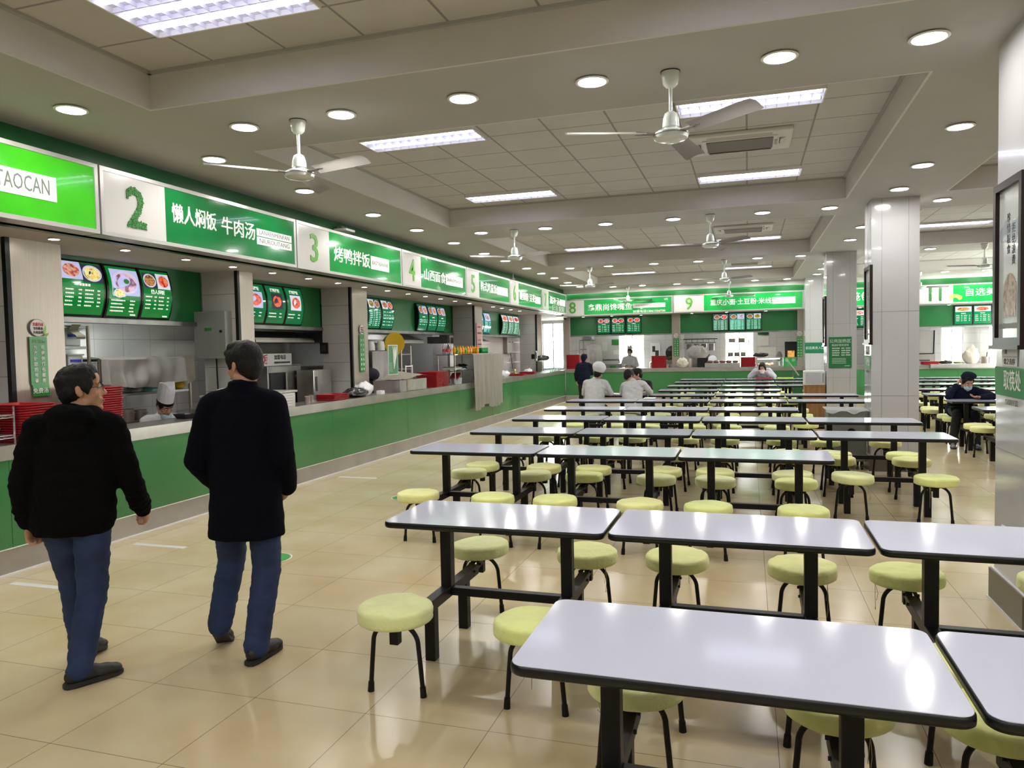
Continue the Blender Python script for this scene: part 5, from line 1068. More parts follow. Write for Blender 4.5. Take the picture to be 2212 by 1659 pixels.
r = T('menu_easel', (1.27, 24.6, 1.15), 'dark framed dish poster standing in stall 9', 'poster'); MB().box((0, 0, .3), (.36, .02, .6), (-.1, 0, 0)).build('board', BLKP, r); MB().box((0, -.02, .22), (.2, .01, .2), (-.1, 0, 0)).build('dish_picture', foodmat('orange_dish', ['3a1a10', 'd98a30', 'e0b060', '8a3a18'], 14), r)
r = T('easel_cabinet', (1.2, 24.75, 0), 'steel cabinet carrying the dark dish poster', 'cabinet'); MB().box((0, 0, .57), (.54, .5, 1.14), None, .01).build('body', STEELD, r)
o = MB().ell((0, 0, .14), (.1, .03, .16)).build('steel_scoop', STEELD, None, True, loc=(.95, 25.3, 1.2)); o.location.z = 1.15; single(o, 'dark leaf-shaped pan hanging on the stall 9 wall', 'pan')
r = T('tilted_stand', (1.2, 22.18, 0), 'tilted grey display board on legs beside the farthest pillar', 'display board'); MB().box((0, 0, 1.0), (.03, .42, .5), (0, -.6, 0), .005).build('board', mat('board_grey', (.34, .36, .33), .4), r); MB().bar((-.0, 0, 0), (.0, 0, .9), .03).build('leg', STEELD, r); MB().box((0, 0, .01), (.3, .3, .02)).build('foot', STEELD, r)
o = MB().box((0, 0, .015), (.4, .26, .03), None, .01).build('lime_tray', mat('lime_plastic', srgb('a8c040'), .4), None, loc=(.95, 21.2, .75)); single(o, 'lime green mat lying on the last table beside the tilted board', 'mat')
# far stall 11
r = T('counter_rail', (6.4, 22.55, .93), 'wide pale steel rail fixed along the counter under sign 11', 'rail'); MB().bx(-1.72, 1.75, -.1, .05, .02, .125).build('rail_face', STEELW, r)
blob_bag('basket_cover', 5.76, 22.95, 1.03, (.2, .16, .24), CREAM, 'cream food cover on the far counter under sign 11', 41); pot(6.1, 22.95, 1.03, .1, .2, 'grey steel pot with a ladle right of the cream cover'); o = MB().tube([(0, 0, 0), (.04, 0, .3)], .01, 8).build('ladle', BLKP, None, loc=(6.1, 22.95, 1.05)); single(o, 'dark ladle standing in the grey pot', 'ladle')
blob_bag('lid_stack', 5.15, 22.95, 1.03, (.16, .12, .06), BLKP, 'dark lids beside the red trays under sign 11', 42); o = MB().lathe([(.1, 0), (.12, .07)], seg=20).build('green_bowl', mat('olive_bowl', srgb('6a7a3a'), .4), None, loc=(5.45, 22.95, 1.03)); single(o, 'olive green bowl under sign 11', 'bowl')
r = T('cold_cabinet', (4.95, 25.6, 0), 'grey cold cabinet with dark pipes under sign 11', 'cabinet'); MB().box((0, 0, 1.0), (.9, .6, 2.0), None, .01).build('body', mat('grey_cabinet', (.40, .38, .37), .4), r); MB().tube([(-.44, -.31, 1.3), (.4, -.31, 1.3), (.42, -.31, 2.0)], .018, 8).tube([(-.1, -.31, 1.3), (-.1, -.31, 1.1), (.3, -.31, 1.1)], .014, 8).build('pipe', BLKP, r, True)
# hall furniture
r = T('wooden_cabinet', (1.285, 16.38, 0), 'narrow honey-wood cabinet under the microwave beside the third pillar', 'cabinet'); MB().bx(-.19, .19, -.25, .25, .05, .80).build('body', WOOD, r); MB().bx(-.2, .2, -.26, .26, .80, .82).build('top', WOOD, r); MB().bx(-.18, .18, -.262, -.25, .08, .78).build('door', WOOD, r); MB().bx(-.18, .18, -.23, .23, 0, .05).build('plinth', BLKP, r)
r = T('microwave_oven', (1.285, 16.36, .82), 'white microwave oven on the wooden cabinet', 'microwave'); MB().box((0, 0, .15), (.40, .34, .29), None, .012).build('case', WHITEP, r); MB().bx(-.17, .12, -.178, -.168, .04, .26).build('door_window', mat('microwave_window', (.55, .56, .62), .2), r); MB().bx(.14, .18, -.178, -.168, .05, .25).build('control_strip', mat('strip_grey', (.4, .4, .42), .4), r)
r = T('steel_cart', (1.235, 10.82, 0), 'grey steel cart with white cloth beside the second pillar', 'cart'); MB().box((0, 0, .44), (.46, .5, .66), None, .012).build('body', mat('cart_grey', (.20, .20, .18), .4, .5), r); MB().cyl((.05, -.25, .5), (.05, -.262, .5), .05, seg=24).build('round_cap', BLKP, r)
for x in (-.18, .18):
    for y in (-.2, .2): MB().cyl((x - .012, y, .04), (x + .012, y, .04), .04, seg=16).bx(x - .02, x + .02, y - .02, y + .02, .04, .11).build('caster', BLKP, r, True, 40)
drape('cart_cloth', 'white cloth spread over the steel cart', mat('cart_cloth_white', (.66, .66, .66), .85), lambda u, v: (1.235 - .26 + .52 * u, 10.82 - .275 + .54 * v, .775 + .014 + .012 * noise.noise((u * 7, v * 7, 3)) - .05 * (max(0, .06 - v) / .06) * (.6 + .4 * math.sin(u * 12))), (22, 18))
# ------------------------------------------------------------------ people
SKIN = mat('skin', srgb('b98a6c'), .5, var=.08, scale=12); SKINR = mat('skin_rosy', srgb('c08e78'), .5, var=.08, scale=12); LIPS = mat('lips', srgb('8f5246'), .45)
HAIR = mat('black_hair', (.005, .0045, .0045), .55, spec=.25, bump=.5, bscale=140, stretch=(1, 1, .35)); EYEW = mat('eye_white', (.6, .58, .55), .3); JEANS = mat('dark_blue_jeans', srgb('22345c'), .85, var=.35, scale=7, bump=.25, bscale=220)
HOOD = mat('black_cotton', (.003, .003, .0033), .95, spec=.08, bump=.3, bscale=120); COAT = mat('midnight_wool', (.003, .0033, .007), .95, spec=.08, bump=.3, bscale=160)
SHOEB = mat('black_shoe', (.010, .010, .010), .5, bump=.2, bscale=150); SOLE = mat('dark_sole', (.02, .018, .018), .6); CHEFW = mat('chef_white', (.58, .58, .60), .85, var=.12, scale=6, bump=.2, bscale=50)
HATW = mat('chef_hat_white', (.66, .66, .70), .8, var=.06, scale=8); MASKB = mat('mask_blue', srgb('a9c4d0'), .8); NAVYC = mat('navy_uniform', (.008, .011, .026), .9, spec=.15, bump=.2, bscale=90); APRON = mat('dark_green_apron', srgb('12301f'), .8)
MAROON = mat('dark_maroon_knit', (.018, .008, .010), .9); FLUFF = mat('pale_grey_fleece', (.50, .49, .53), .95, var=.2, scale=30, bump=.8, bscale=60); BLKT = mat('black_trousers', (.008, .008, .009), .9)
def remesh(name, mb, m, parent, vox=.008, smooth=6, disp=0, dscale=14, seed=0, stretch=(1, 1, 1)):
    me = mb.mesh(name); t = bpy.data.objects.new(name, me)
    r = t.modifiers.new('r', 'REMESH'); r.mode = 'VOXEL'; r.voxel_size = vox; r.use_smooth_shade = True
    s = t.modifiers.new('s', 'SMOOTH'); s.factor = .5; s.iterations = smooth
    me2 = evaluated_mesh(t); bpy.data.objects.remove(t)
    if disp:
        sv = Vector(stretch); off = Vector((seed * 3.7, 1.3, seed))
        nrm = [v.normal.copy() for v in me2.vertices]
        for v, nv in zip(me2.vertices, nrm):
            q = Vector((v.co.x * sv.x, v.co.y * sv.y, v.co.z * sv.z)) * dscale + off
            v.co += nv * disp * (noise.noise(q) + .5 * noise.noise(q * 2.3))
    me2.polygons.foreach_set('use_smooth', [True] * len(me2.polygons)); me2.name = name
    me2.materials.clear(); me2.materials.append(m)
    o = bpy.data.objects.new(name, me2); COL.objects.link(o); o.parent = parent; return o
def V(*a): return Vector(a)
def limb(mb, pts, rs, seg=14):
    """smooth tapering limb through the joints"""
    P = [Vector(p) for p in pts]; out, rr = [], []
    for i in range(len(P) - 1):
        p0 = P[max(i - 1, 0)]; p1, p2 = P[i], P[i + 1]; p3 = P[min(i + 2, len(P) - 1)]
        for k in range(6):
            t = k / 6; a = (p1 + p2) / 2
            out.append(p1.lerp(p2, t)); rr.append(rs[i] + (rs[i + 1] - rs[i]) * t)
    out.append(P[-1]); rr.append(rs[-1]); mb.tube(out, rr, seg)
    for p, r in zip(P, rs): mb.ell(p, (r * .99,) * 3, None, 12)
    return mb
def rotm(yw=0, pt=0, rl=0): return (Matrix.Rotation(math.radians(yw), 3, 'Z') @ Matrix.Rotation(math.radians(pt), 3, 'X') @ Matrix.Rotation(math.radians(rl), 3, 'Y'))
def head_shape(mb, c, R, s=1):
    def e(p, r, rot=None): mb.ell(Vector(c) + R @ (Vector(p) * s), tuple(x * s for x in r), R if rot is None else R @ Euler(rot).to_matrix(), 18)
    e((0, -.012, .028), (.074, .094, .088)); e((0, .028, -.035), (.060, .064, .084)); e((0, .043, -.088), (.042, .038, .032)); e((0, .074, -.106), (.022, .018, .018))
    for q in (-1, 1):
        e((q * .034, .060, -.034), (.024, .024, .028)); e((q * .030, .076, .020), (.026, .014, .009)); e((q * .077, -.010, -.012), (.009, .020, .033), (.15, 0, q * .35)); e((q * .011, .100, -.036), (.008, .010, .008)); e((q * .052, -.005, -.075), (.018, .03, .03))
    mb.tube([Vector(c) + R @ (Vector(p) * s) for p in ((0, .082, .012), (0, .096, -.012), (0, .108, -.034))], [.009 * s, .010 * s, .013 * s], 10)
    e((0, .107, -.035), (.011, .011, .010)); e((0, .088, -.064), (.024, .010, .0065)); e((0, .086, -.076), (.020, .011, .0075)); e((0, .070, .050), (.052, .02, .03))
def face_parts(root, c, R, s=1, glasses=False, mask=None, brows=True):
    c = Vector(c); P = lambda *p: c + R @ (Vector(p) * s)
    for q in (-1, 1):
        ey = MB().ell(P(q * .030, .083, .001), (.0125 * s, .008 * s, .0065 * s), R, 12).build('eye', EYEW, root, True); MB().ell(P(q * .030, .0895, .001), (.0055 * s, .003 * s, .0055 * s), R, 10).build('iris', HAIR, ey, True)
        if brows: MB().tube([P(q * .014, .093, .022), P(q * .032, .091, .027), P(q * .048, .080, .022)], [.003 * s, .0042 * s, .002 * s], 8).build('eyebrow', HAIR, root, True)
    if not mask: MB().ell(P(0, .0955, -.070), (.021 * s, .0045 * s, .0085 * s), R, 14).build('mouth', LIPS, root, True)
    if glasses:
        g = MB()
        for q in (-1, 1):
            g.tube([P(q * .032 + .021 * math.cos(a), .103 - .004 * abs(math.cos(a)), -.004 + .017 * math.sin(a)) for a in [2 * PI * k / 16 for k in range(17)]], .0014, 6, False)
            g.tube([P(q * .053, .100, .003), P(q * .074, .05, .004), P(q * .079, -.01, .004)], .0015, 6)
        g.tube([P(-.011, .104, .0), P(0, .107, .003), P(.011, .104, .0)], .0014, 6); g.build('glasses', BLKP, root, True)
    if mask:
        m = MB().ell(P(0, .055, mask), (.058 * s, .062 * s, .046 * s), R, 20); m.build('face_mask', MASKB, root, True)
        t = MB()
        for q in (-1, 1): t.tube([P(q * .05, .08, mask + .01), P(q * .078, .0, .0)], .0015, 5)
        t.build('mask_loop', MASKB, root)
def hand(mb, w, d, n, side, curl=.5, s=1):
    """w wrist, d finger direction, n palm normal, side: thumb direction"""
    w, d, n, side = Vector(w), Vector(d).normalized(), Vector(n).normalized(), Vector(side).normalized()
    side = (side - d * side.dot(d)).normalized(); n = (n - d * n.dot(d) - side * n.dot(side)).normalized()
    R = Matrix((side, d, n)).transposed()
    mb.ell(w + d * .048 * s, (.040 * s, .052 * s, .017 * s), R, 14); mb.ell(w + d * .078 * s, (.040 * s, .018 * s, .014 * s), R, 12); mb.ell(w + d * .03 * s + side * .022 * s + n * .006, (.02 * s, .034 * s, .017 * s), R, 12)
    for k, L in enumerate((.072, .082, .076, .060)):
        b = w + (d * (.086 - .004 * abs(k - 1.3)) + side * (.030 - .0205 * k)) * s; dd = (d + side * (.07 - .05 * k)).normalized(); pts = [b]; a = curl * .5
        for q, f in enumerate((.46, .30, .24)):
            a += curl * (.35 if q == 0 else .9); v = dd * math.cos(a) + n * math.sin(a); pts.append(pts[-1] + v * L * f * s)
        mb.tube(pts, [.0098 * s, .0092 * s, .0085 * s, .0072 * s], 10)
        for p, rr in zip(pts, (.0098, .0095, .0088, .0075)): mb.ell(p, (rr * s,) * 3, None, 8)
    b = w + (d * .028 + side * .030) * s; t1 = b + (d * .62 + side * .70 + n * .25).normalized() * .038 * s; t2 = t1 + (d * .9 + side * .15 + n * (.25 + .5 * curl)).normalized() * .034 * s
    mb.tube([b, t1, t2], [.0135 * s, .011 * s, .0085 * s], 10)
    for p, rr in ((b, .0135), (t1, .0112), (t2, .0088)): mb.ell(p, (rr * s,) * 3, None, 8)
def shoe(root, a, ang, pitch=0, m=SHOEB, sole=SOLE, s=1, vox=.007, z0=0):
    """a: point on the floor under the ankle; ang: heading from +y; pitch: heel raised"""
    M = Matrix.Translation((a[0], a[1], z0)) @ Matrix.Rotation(ang, 4, 'Z') @ Matrix.Translation((0, .12, 0)) @ Matrix.Rotation(-pitch, 4, 'X') @ Matrix.Translation((0, -.12, 0))
    b = MB(); b.ell((0, -.025, .052), (.037, .046, .042)).ell((0, .035, .048), (.041, .075, .044)).ell((.003, .10, .040), (.045, .07, .034)).ell((.004, .15, .034), (.043, .045, .027)); b.tube([(0, -.012, .05), (0, -.008, .10)], [.043, .042], 14)
    b.bm.transform(M @ Matrix.Scale(s, 4)); o = remesh('shoe', b, m, root, vox, 4)
    pts = [(.0, -.078), (.028, -.068), (.040, -.03), (.036, .04), (.048, .11), (.044, .165), (.022, .196), (-.006, .198), (-.034, .172), (-.045, .11), (-.038, .03), (-.040, -.03), (-.028, -.068)]
    q = MB().prism(pts, 0, .026); bmesh.ops.bevel(q.bm, geom=list(q.bm.edges), offset=.005, segments=2, affect='EDGES'); q.bm.transform(M @ Matrix.Scale(s, 4)); q.build('sole', sole, o, True)
def person(loc, rz, label, P, hs=1, vox=.008, skin=SKIN, headrot=(0, 0, 0), curl=(.5, .5), hands=True, shirt=None, trousers=None, shoes=None, torso=None, sleeve=(.066, .055, .043), leg=(.092, .070, .060), wr_out=.02, skirt=None, group=None, **kw):
    r = empty('person', loc, rz, label, 'person')
    R = rotm(*headrot); G = {k: Vector(v) for k, v in P.items()}
    nk, hd = G['neck'], G['head']
    b = MB(); head_shape(b, hd, R, hs); limb(b, [nk - V(0, 0, .05), nk, hd + R @ V(0, -.02, -.06) * hs], [.058, .054, .050])
    mid = (G['pel'] + nk) / 2; sv = (G['shR'] - G['shL']) ; sv.z *= .5
    b.loft([(G['pel'], sv.normalized() * .11, V(0, .07, 0)), (mid, sv.normalized() * .11, V(0, .06, 0)), (nk.lerp(mid, .3), sv * .33, V(0, .045, 0)), (nk.lerp(mid, .1), sv * .15, V(0, .04, 0))], 16)
    for q in 'LR':
        limb(b, [G['sh' + q], G['el' + q], G['wr' + q]], [.046, .036, .026])
        d = G.get('hd' + q, G['wr' + q] - G['el' + q] + G['wr' + q]) - G['wr' + q]
        if hands: hand(b, G['wr' + q], d, kw.get('n' + q, V(1 if q == 'L' else -1, 0, 0)), kw.get('t' + q, V(0, 1, 0)), curl['LR'.index(q)], .98 * hs)
        limb(b, [G['hip' + q], G['kn' + q], G['an' + q]], [.070, .050, .036])
        b.ell(G['an' + q] + kw.get('toe' + q, V(0, .06, -.05)), (.026, .070, .020), None, 12)
    body = remesh('body', b, skin, r, vox * .85, 4)
    if shirt:
        m = MB(); T_ = torso or [(.0, .185, .13), (.35, .185, .13), (.7, .195, .125), (.92, .165, .10)]
        ax = nk - G['pel']; ux = sv.normalized(); hx = (G['hipR'] - G['hipL']).normalized()
        secs = []
        for t, a, d in T_:
            u = hx.lerp(ux, max(0, min(1, t))).normalized(); dv = V(-u.y, u.x, 0).normalized(); up = ax.normalized(); dv = (dv - up * dv.dot(up)).normalized()
            secs.append((G['pel'] + ax * t, u * a, dv * d))
        m.loft(secs, 24); limb(m, [G['shL'] + (nk - G['shL']) * .12, nk - V(0, 0, .055), G['shR'] + (nk - G['shR']) * .12], [sleeve[0] * 1.02, .085, sleeve[0] * 1.02])
        limb(m, [nk - V(0, 0, .06), nk + V(0, 0, .005)], [.085, .066])
        for q in 'LR':
            d = (G['wr' + q] - G['el' + q]).normalized(); limb(m, [G['sh' + q], G['el' + q], G['wr' + q] - d * wr_out], list(sleeve))
        for extra in kw.get('extra', ()): extra(m, G)
        remesh(kw.get('shirtname', 'shirt'), m, shirt, r, vox, 7, kw.get('disp', .008), kw.get('dscale', 11), rnd.random() * 5, (1, 1, 1.6))
    if trousers:
        m = MB(); hx = (G['hipR'] - G['hipL']).normalized()
        if abs(G['knL'].z - G['hipL'].z) > .2: m.loft([(G['pel'] + V(0, 0, .10), hx * .155, V(0, .105, 0)), (G['pel'], hx * .172, V(0, .122, 0)), (G['pel'] - V(0, 0, .09), hx * .165, V(0, .115, 0))], 22)
        else: m.ell(G['pel'], (.18, .15, .12))
        for q in 'LR': limb(m, [G['hip' + q] + V(0, 0, .03), G['kn' + q], G['an' + q] - V(0, 0, kw.get('cuff', .02))], list(leg))
        remesh('trousers', m, trousers, r, vox, 6, .006, 13, rnd.random() * 5, (1, 1, 1.8))
    return r, G, R, body
def hair_cap(root, c, R, s=1, m=HAIR, vox=.007, spiky=0, front=.0, length=0, fringe=.0, name='hair'):
    c = Vector(c); b = MB()
    def e(p, r): b.ell(c + R @ (Vector(p) * s), tuple(x * s for x in r), R, 20)
    e((0, -.022, .040), (.082, .094, .088)); e((0, -.045, -.005), (.076, .066, .075)); e((0, .022 + front, .094), (.070, .066, .036)); e((0, .055 + front, .082), (.058, .034, .026))
    for q in (-1, 1): e((q * .068, .008, .030), (.017, .052, .048)); e((q * .073, .024, .0), (.008, .014, .034)); e((q * .050, .048 + front, .062), (.026, .034, .026))
    e((0, -.060, -.055), (.056, .034, .035))
    if fringe: e((0, .066, .078), (.058, .026, .026))
    if length:
        e((0, -.065, -.10), (.085, .05, .12))
        for q in (-1, 1): e((q * .075, .0, -.08), (.022, .05, .13))
    return remesh(name, b, m, root, vox, 3, .0028 + spiky, 46, 1, (1, 1, .6))

# hooded man walking away, face turned right
P1 = dict(pel=(-.03, 0, .84), neck=(0, .02, 1.37), head=(.01, .065, 1.502), shL=(-.175, -.015, 1.305), shR=(.175, .02, 1.30), elL=(-.245, -.06, 1.03), wrL=(-.235, -.03, .815), hdL=(-.245, -.0, .72), elR=(.24, .06, 1.0), wrR=(.235, .235, .815), hdR=(.232, .30, .745),
          hipL=(-.105, 0, .80), hipR=(.065, 0, .80), knL=(-.10, .13, .46), anL=(-.09, .16, .115), knR=(.05, .0, .44), anR=(.03, -.14, .10))
def hood_shape(m, G):
    n = G['neck']; m.ell(n + V(0, -.075, -.01), (.125, .075, .075)); m.ell(n + V(0, -.10, -.07), (.10, .05, .075)); m.ell(n + V(-.075, .0, .005), (.045, .09, .04)); m.ell(n + V(.075, .0, .005), (.045, .09, .04))
    for q in 'LR':
        w, e = G['wr' + q], G['el' + q]; d = (w - e).normalized()
        for k in range(5): m.ell(e.lerp(w, .12 + .17 * k), (.060, .060, .018), d.to_track_quat('Z', 'Y').to_matrix())
r, G, R, body = person((-3.34, 2.98, 0), math.radians(24), 'man in black hooded top and jeans walking away, face turned right', P1, 1.02, .008, SKIN, (-66, 4, 0), (1.0, 1.1), True, HOOD, JEANS, None,
    [(-.17, .178, .135), (-.12, .200, .150), (.0, .21, .155), (.35, .205, .15), (.7, .20, .135), (.92, .15, .10)], (.072, .062, .048), (.096, .074, .064), .01, nL=V(1, 0, 0), nR=V(-.9, 0, -.2), tL=V(0, 1, 0), tR=V(0, .4, .8), extra=(hood_shape,), disp=.009, shirtname='hooded_top', toeL=V(0, .06, -.05), toeR=V(-.05, .05, -.05))
hair_cap(r, G['head'], R, 1.03, spiky=.0035, front=-.008); face_parts(r, G['head'], R, 1.02, True)
shoe(r, (.03, -.14), math.radians(-48), 0, vox=.007, s=1.04); shoe(r, (-.09, .17), math.radians(-6), .28, vox=.007, s=1.02, z0=.012)

# man in dark coat, hands in pockets, face turned left
P2 = dict(pel=(0, 0, .90), neck=(0, .01, 1.475), head=(.0, .04, 1.612), shL=(-.18, 0, 1.385), shR=(.18, .0, 1.385), elL=(-.25, -.045, 1.09), wrL=(-.195, .12, .92), hdL=(-.17, .16, .83), elR=(.225, -.03, 1.10), wrR=(.19, .12, .92), hdR=(.16, .16, .83),
          hipL=(-.095, 0, .86), hipR=(.095, 0, .86), knL=(-.15, .13, .50), anL=(-.19, .03, .17), knR=(.10, .01, .48), anR=(.075, -.115, .10))
def coat_shape(m, G):
    n = G['neck']; m.loft([(n + V(0, -.0, -.05), V(.105, 0, 0), V(0, .10, 0)), (n + V(0, .0, .0), V(.082, 0, 0), V(0, .082, 0)), (n + V(0, .005, .045), V(.076, 0, 0), V(0, .078, 0))], 20)
r, G, R, body = person((-2.655, 3.44, 0), math.radians(15), 'man in long dark coat and jeans walking away, hands in pockets', P2, 1.02, .008, SKIN, (62, -4, 0), (.9, .9), True, COAT, JEANS, None,
    [(-.415, .205, .155), (-.40, .21, .158), (-.2, .205, .15), (.0, .195, .145), (.35, .195, .145), (.7, .195, .13), (.93, .14, .10)], (.072, .068, .056), (.098, .078, .068), -.01, extra=(coat_shape,), disp=.004, dscale=8, shirtname='coat', toeL=V(0, .06, -.06), toeR=V(0, .06, -.05))
hair_cap(r, G['head'], R, 1.04, front=.0, fringe=.0); face_parts(r, G['head'], R, 1.02)
shoe(r, (.075, -.115), math.radians(-14), 0, vox=.007, s=1.06); shoe(r, (-.19, .03), math.radians(14), .62, vox=.007, s=1.06)

SIT = dict(pel=(0, -.02, .55), neck=(0, .12, 1.06), head=(0, .19, 1.20), shL=(-.18, .10, 1.0), shR=(.18, .10, 1.0), elL=(-.25, .20, .80), wrL=(-.16, .42, .79), elR=(.25, .20, .80), wrR=(.16, .42, .79),
           hipL=(-.09, 0, .53), hipR=(.09, 0, .53), knL=(-.12, .40, .50), knR=(.12, .40, .50), anL=(-.12, .36, .10), anR=(.12, .36, .10))
def pose(**k): d = dict(SIT); d.update(k); return d
CT = [(-.30, .20, .16), (-.1, .20, .16), (.3, .19, .15), (.7, .20, .135), (.93, .15, .10)]
def chef_hat(root, c, R, s=1, tall=True, m=HATW, band=None):
    c = Vector(c); P = lambda *p: c + R @ (Vector(p) * s)
    if tall:
        secs = [(P(0, -.012, .055), R @ V(.088, 0, 0) * s, R @ V(0, .104, 0) * s), (P(0, -.018, .10), R @ V(.086, 0, 0) * s, R @ V(0, .10, 0) * s), (P(0, -.03, .19), R @ V(.085, 0, 0) * s, R @ V(0, .098, 0) * s), (P(0, -.045, .275), R @ V(.075, 0, 0) * s, R @ V(0, .088, 0) * s)]
        b = MB().loft(secs, 28)
        for v in b.bm.verts:
            l = R.transposed() @ (v.co - c); a = math.atan2(l.y, l.x); 
            if l.z > .09 * s: v.co += R @ V(0, 0, .035 * math.cos(2 * a) * (l.z - .09 * s) / (.18 * s)); v.co += (R @ V(math.cos(a), math.sin(a), 0)) * .008 * math.cos(9 * a) * (l.z > .15 * s)
        o = b.build('chef_hat', m, root, True)
        if band: MB().loft([(P(0, -.012, .045), R @ V(.0895, 0, 0) * s, R @ V(0, .106, 0) * s), (P(0, -.014, .075), R @ V(.0885, 0, 0) * s, R @ V(0, .105, 0) * s)], 28).build('hat_band', band, o, True)
    else:
        b = MB().ell(P(0, -.03, .10), (.105 * s, .118 * s, .085 * s), R, 24).ell(P(0, -.02, .055), (.09 * s, .105 * s, .05 * s), R, 24)
        for v in b.bm.verts: v.co += (v.co - c).normalized() * .012 * noise.noise(v.co * 18)
        remesh('chef_hat', b, m, root, .009, 3)
# chef bending behind the counter
PC = pose(pel=(0, -.10, .40), neck=(0, .08, .985), head=(0, .16, 1.10), shL=(-.18, .05, .93), shR=(.18, .05, .93), elL=(-.25, .16, .70), wrL=(-.12, .34, .72), elR=(.25, .16, .70), wrR=(.12, .34, .72), hipL=(-.09, -.08, .36), hipR=(.09, -.08, .36), knL=(-.13, .25, .38), knR=(.13, .25, .38), anL=(-.13, .16, .10), anR=(.13, .16, .10))
r, G, R, body = person((-6.55, 6.98, 0), math.radians(-112), 'chef in a tall white hat bending over behind the left counter', PC, 1.0, .011, SKIN, (8, -30, 6), (.6, .6), True, CHEFW, BLKT, None, CT, shirtname='chef_jacket')
hair_cap(r, G['head'], R, .97, vox=.01, front=-.05); face_parts(r, G['head'], R, 1, mask=-.105); chef_hat(r, G['head'], R, 1.0, True, HATW, BLKP)
for q in (-1, 1): shoe(r, (q * .13, .16), 0, vox=.011)
st = T('low_stool', (-6.62, 6.96, 0), 'low stool under the bending chef', 'stool'); MB().cyl((0, 0, .22), (0, 0, .26), .16).build('seat', BLKP, st)
for k in range(3): a = k * 2.1; MB().cyl((.12 * math.cos(a), .12 * math.sin(a), 0), (.1 * math.cos(a), .1 * math.sin(a), .22), .015, seg=8).build('leg', STEELD, st)
# woman in navy standing at the far counter, seen from behind
PS = dict(pel=(0, 0, .80), neck=(0, .0, 1.26), head=(0, .03, 1.385), shL=(-.165, 0, 1.19), shR=(.165, 0, 1.19), elL=(-.225, -.02, .95), wrL=(-.23, .06, .75), elR=(.22, .05, .95), wrR=(.14, .25, .98), hipL=(-.09, 0, .76), hipR=(.09, 0, .76), knL=(-.09, .02, .42), knR=(.09, .06, .42), anL=(-.09, -.03, .09), anR=(.09, .04, .09))
r, G, R, body = person((-4.42, 20.6, 0), 0, 'person in navy uniform and cap standing at the far counter', PS, .98, .012, SKIN, (0, -4, 0), (.3, .3), True, NAVYC, BLKT, None, [(-.25, .19, .14), (0, .185, .135), (.4, .18, .13), (.75, .18, .12), (.93, .14, .10)], shirtname='jacket')
hair_cap(r, G['head'], R, 1.05, NAVYC, .011, name='cap'); face_parts(r, G['head'], R, .98)
shoe(r, (-.09, -.03), 0, vox=.012); shoe(r, (.09, .04), 0, vox=.012)
# two chefs at the table, seen from behind
r, G, R, body = person((-2.77, 13.855, 0), 0, 'seated chef in white with a puffy white hat, back to the camera', pose(neck=(-.01, .10, 1.06), head=(.05, .13, 1.185), wrR=(.10, .40, .79), elR=(.28, .17, .80)), 1.0, .011, SKIN, (-12, -8, 14), (.4, .4), True, CHEFW, BLKT, None, CT, shirtname='chef_jacket')
hair_cap(r, G['head'], R, .98, vox=.011); face_parts(r, G['head'], R, 1); chef_hat(r, G['head'], R, 1.22, False)
for q in (-1, 1): shoe(r, (q * .12, .36), 0, vox=.012)
r, G, R, body = person((-2.07, 13.865, 0), -.12, 'seated chef in white without a hat, leaning over the table', pose(neck=(-.02, .18, 1.02), head=(-.13, .27, 1.125), shL=(-.19, .14, .95), shR=(.18, .12, .98), elR=(.30, .22, .82)), 1.0, .011, SKIN, (-20, -14, -4), (.4, .4), True, CHEFW, BLKT, None, CT, shirtname='chef_jacket')
hair_cap(r, G['head'], R, 1.03, vox=.010); face_parts(r, G['head'], R, 1)
for q in (-1, 1): shoe(r, (q * .12, .36), 0, vox=.012)
r, G, R, body = person((-2.0, 15.06, 0), math.radians(158), 'seated man in dark maroon top facing the two chefs', pose(neck=(0, .20, 1.00), head=(.0, .28, 1.13), shL=(-.19, .14, .94), shR=(.19, .14, .94)), 1.02, .011, SKINR, (-50, -10, 0), (.4, .4), True, MAROON, BLKT, None, CT, shirtname='knit_top')
hair_cap(r, G['head'], R, 1.05, vox=.010, fringe=1); face_parts(r, G['head'], R, 1.02)
for q in (-1, 1): shoe(r, (q * .12, .36), 0, vox=.012)
# woman drinking from a bowl at the last row
PB = pose(neck=(0, .22, .99), head=(.0, .32, 1.055), shL=(-.17, .16, .95), shR=(.17, .16, .95), elL=(-.30, .28, .80), wrL=(-.10, .44, .93), hdL=(-.03, .50, .96), elR=(.32, .26, .80), wrR=(.16, .46, .96), hdR=(.08, .50, .97))
r, G, R, body = person((.37, 21.80, 0), PI, 'woman in a pale fleece bending to a white bowl at the last table', PB, .98, .011, SKINR, (-8, -30, 0), (.7, .7), True, FLUFF, BLKT, None, CT, (.08, .072, .055), shirtname='fleece', disp=.015)
hair_cap(r, G['head'], R, 1.04, vox=.010, length=1); face_parts(r, G['head'], R, .98)
for q in (-1, 1): shoe(r, (q * .12, .36), 0, vox=.012)
rr_ = T('soup_bowl', (.36, 21.25, .885), 'white bowl held up by the woman in fleece', 'bowl'); m = MB().lathe([(.035, 0), (.08, .07), (.088, .10), (.082, .10), (.03, .012)], seg=24); m.build('bowl_body', PLATEW, rr_, True); MB().lathe([(.04, -.004), (.04, .004)], seg=20).build('dark_base', BLKP, rr_)
tag(ob('serving_tray', TRAY, None, (.40, 21.14, .75), .05), 'red tray lying on the last table under the white bowl', 'tray')
o = MB().tube([(0, 0, 0), (.14, .05, .03)], .004, 6).build('chopsticks', mat('pale_wood', srgb('b09a78'), .6), None, True, loc=(.27, 21.28, .955)); single(o, 'pale chopsticks in the hand of the woman in fleece', 'chopsticks')
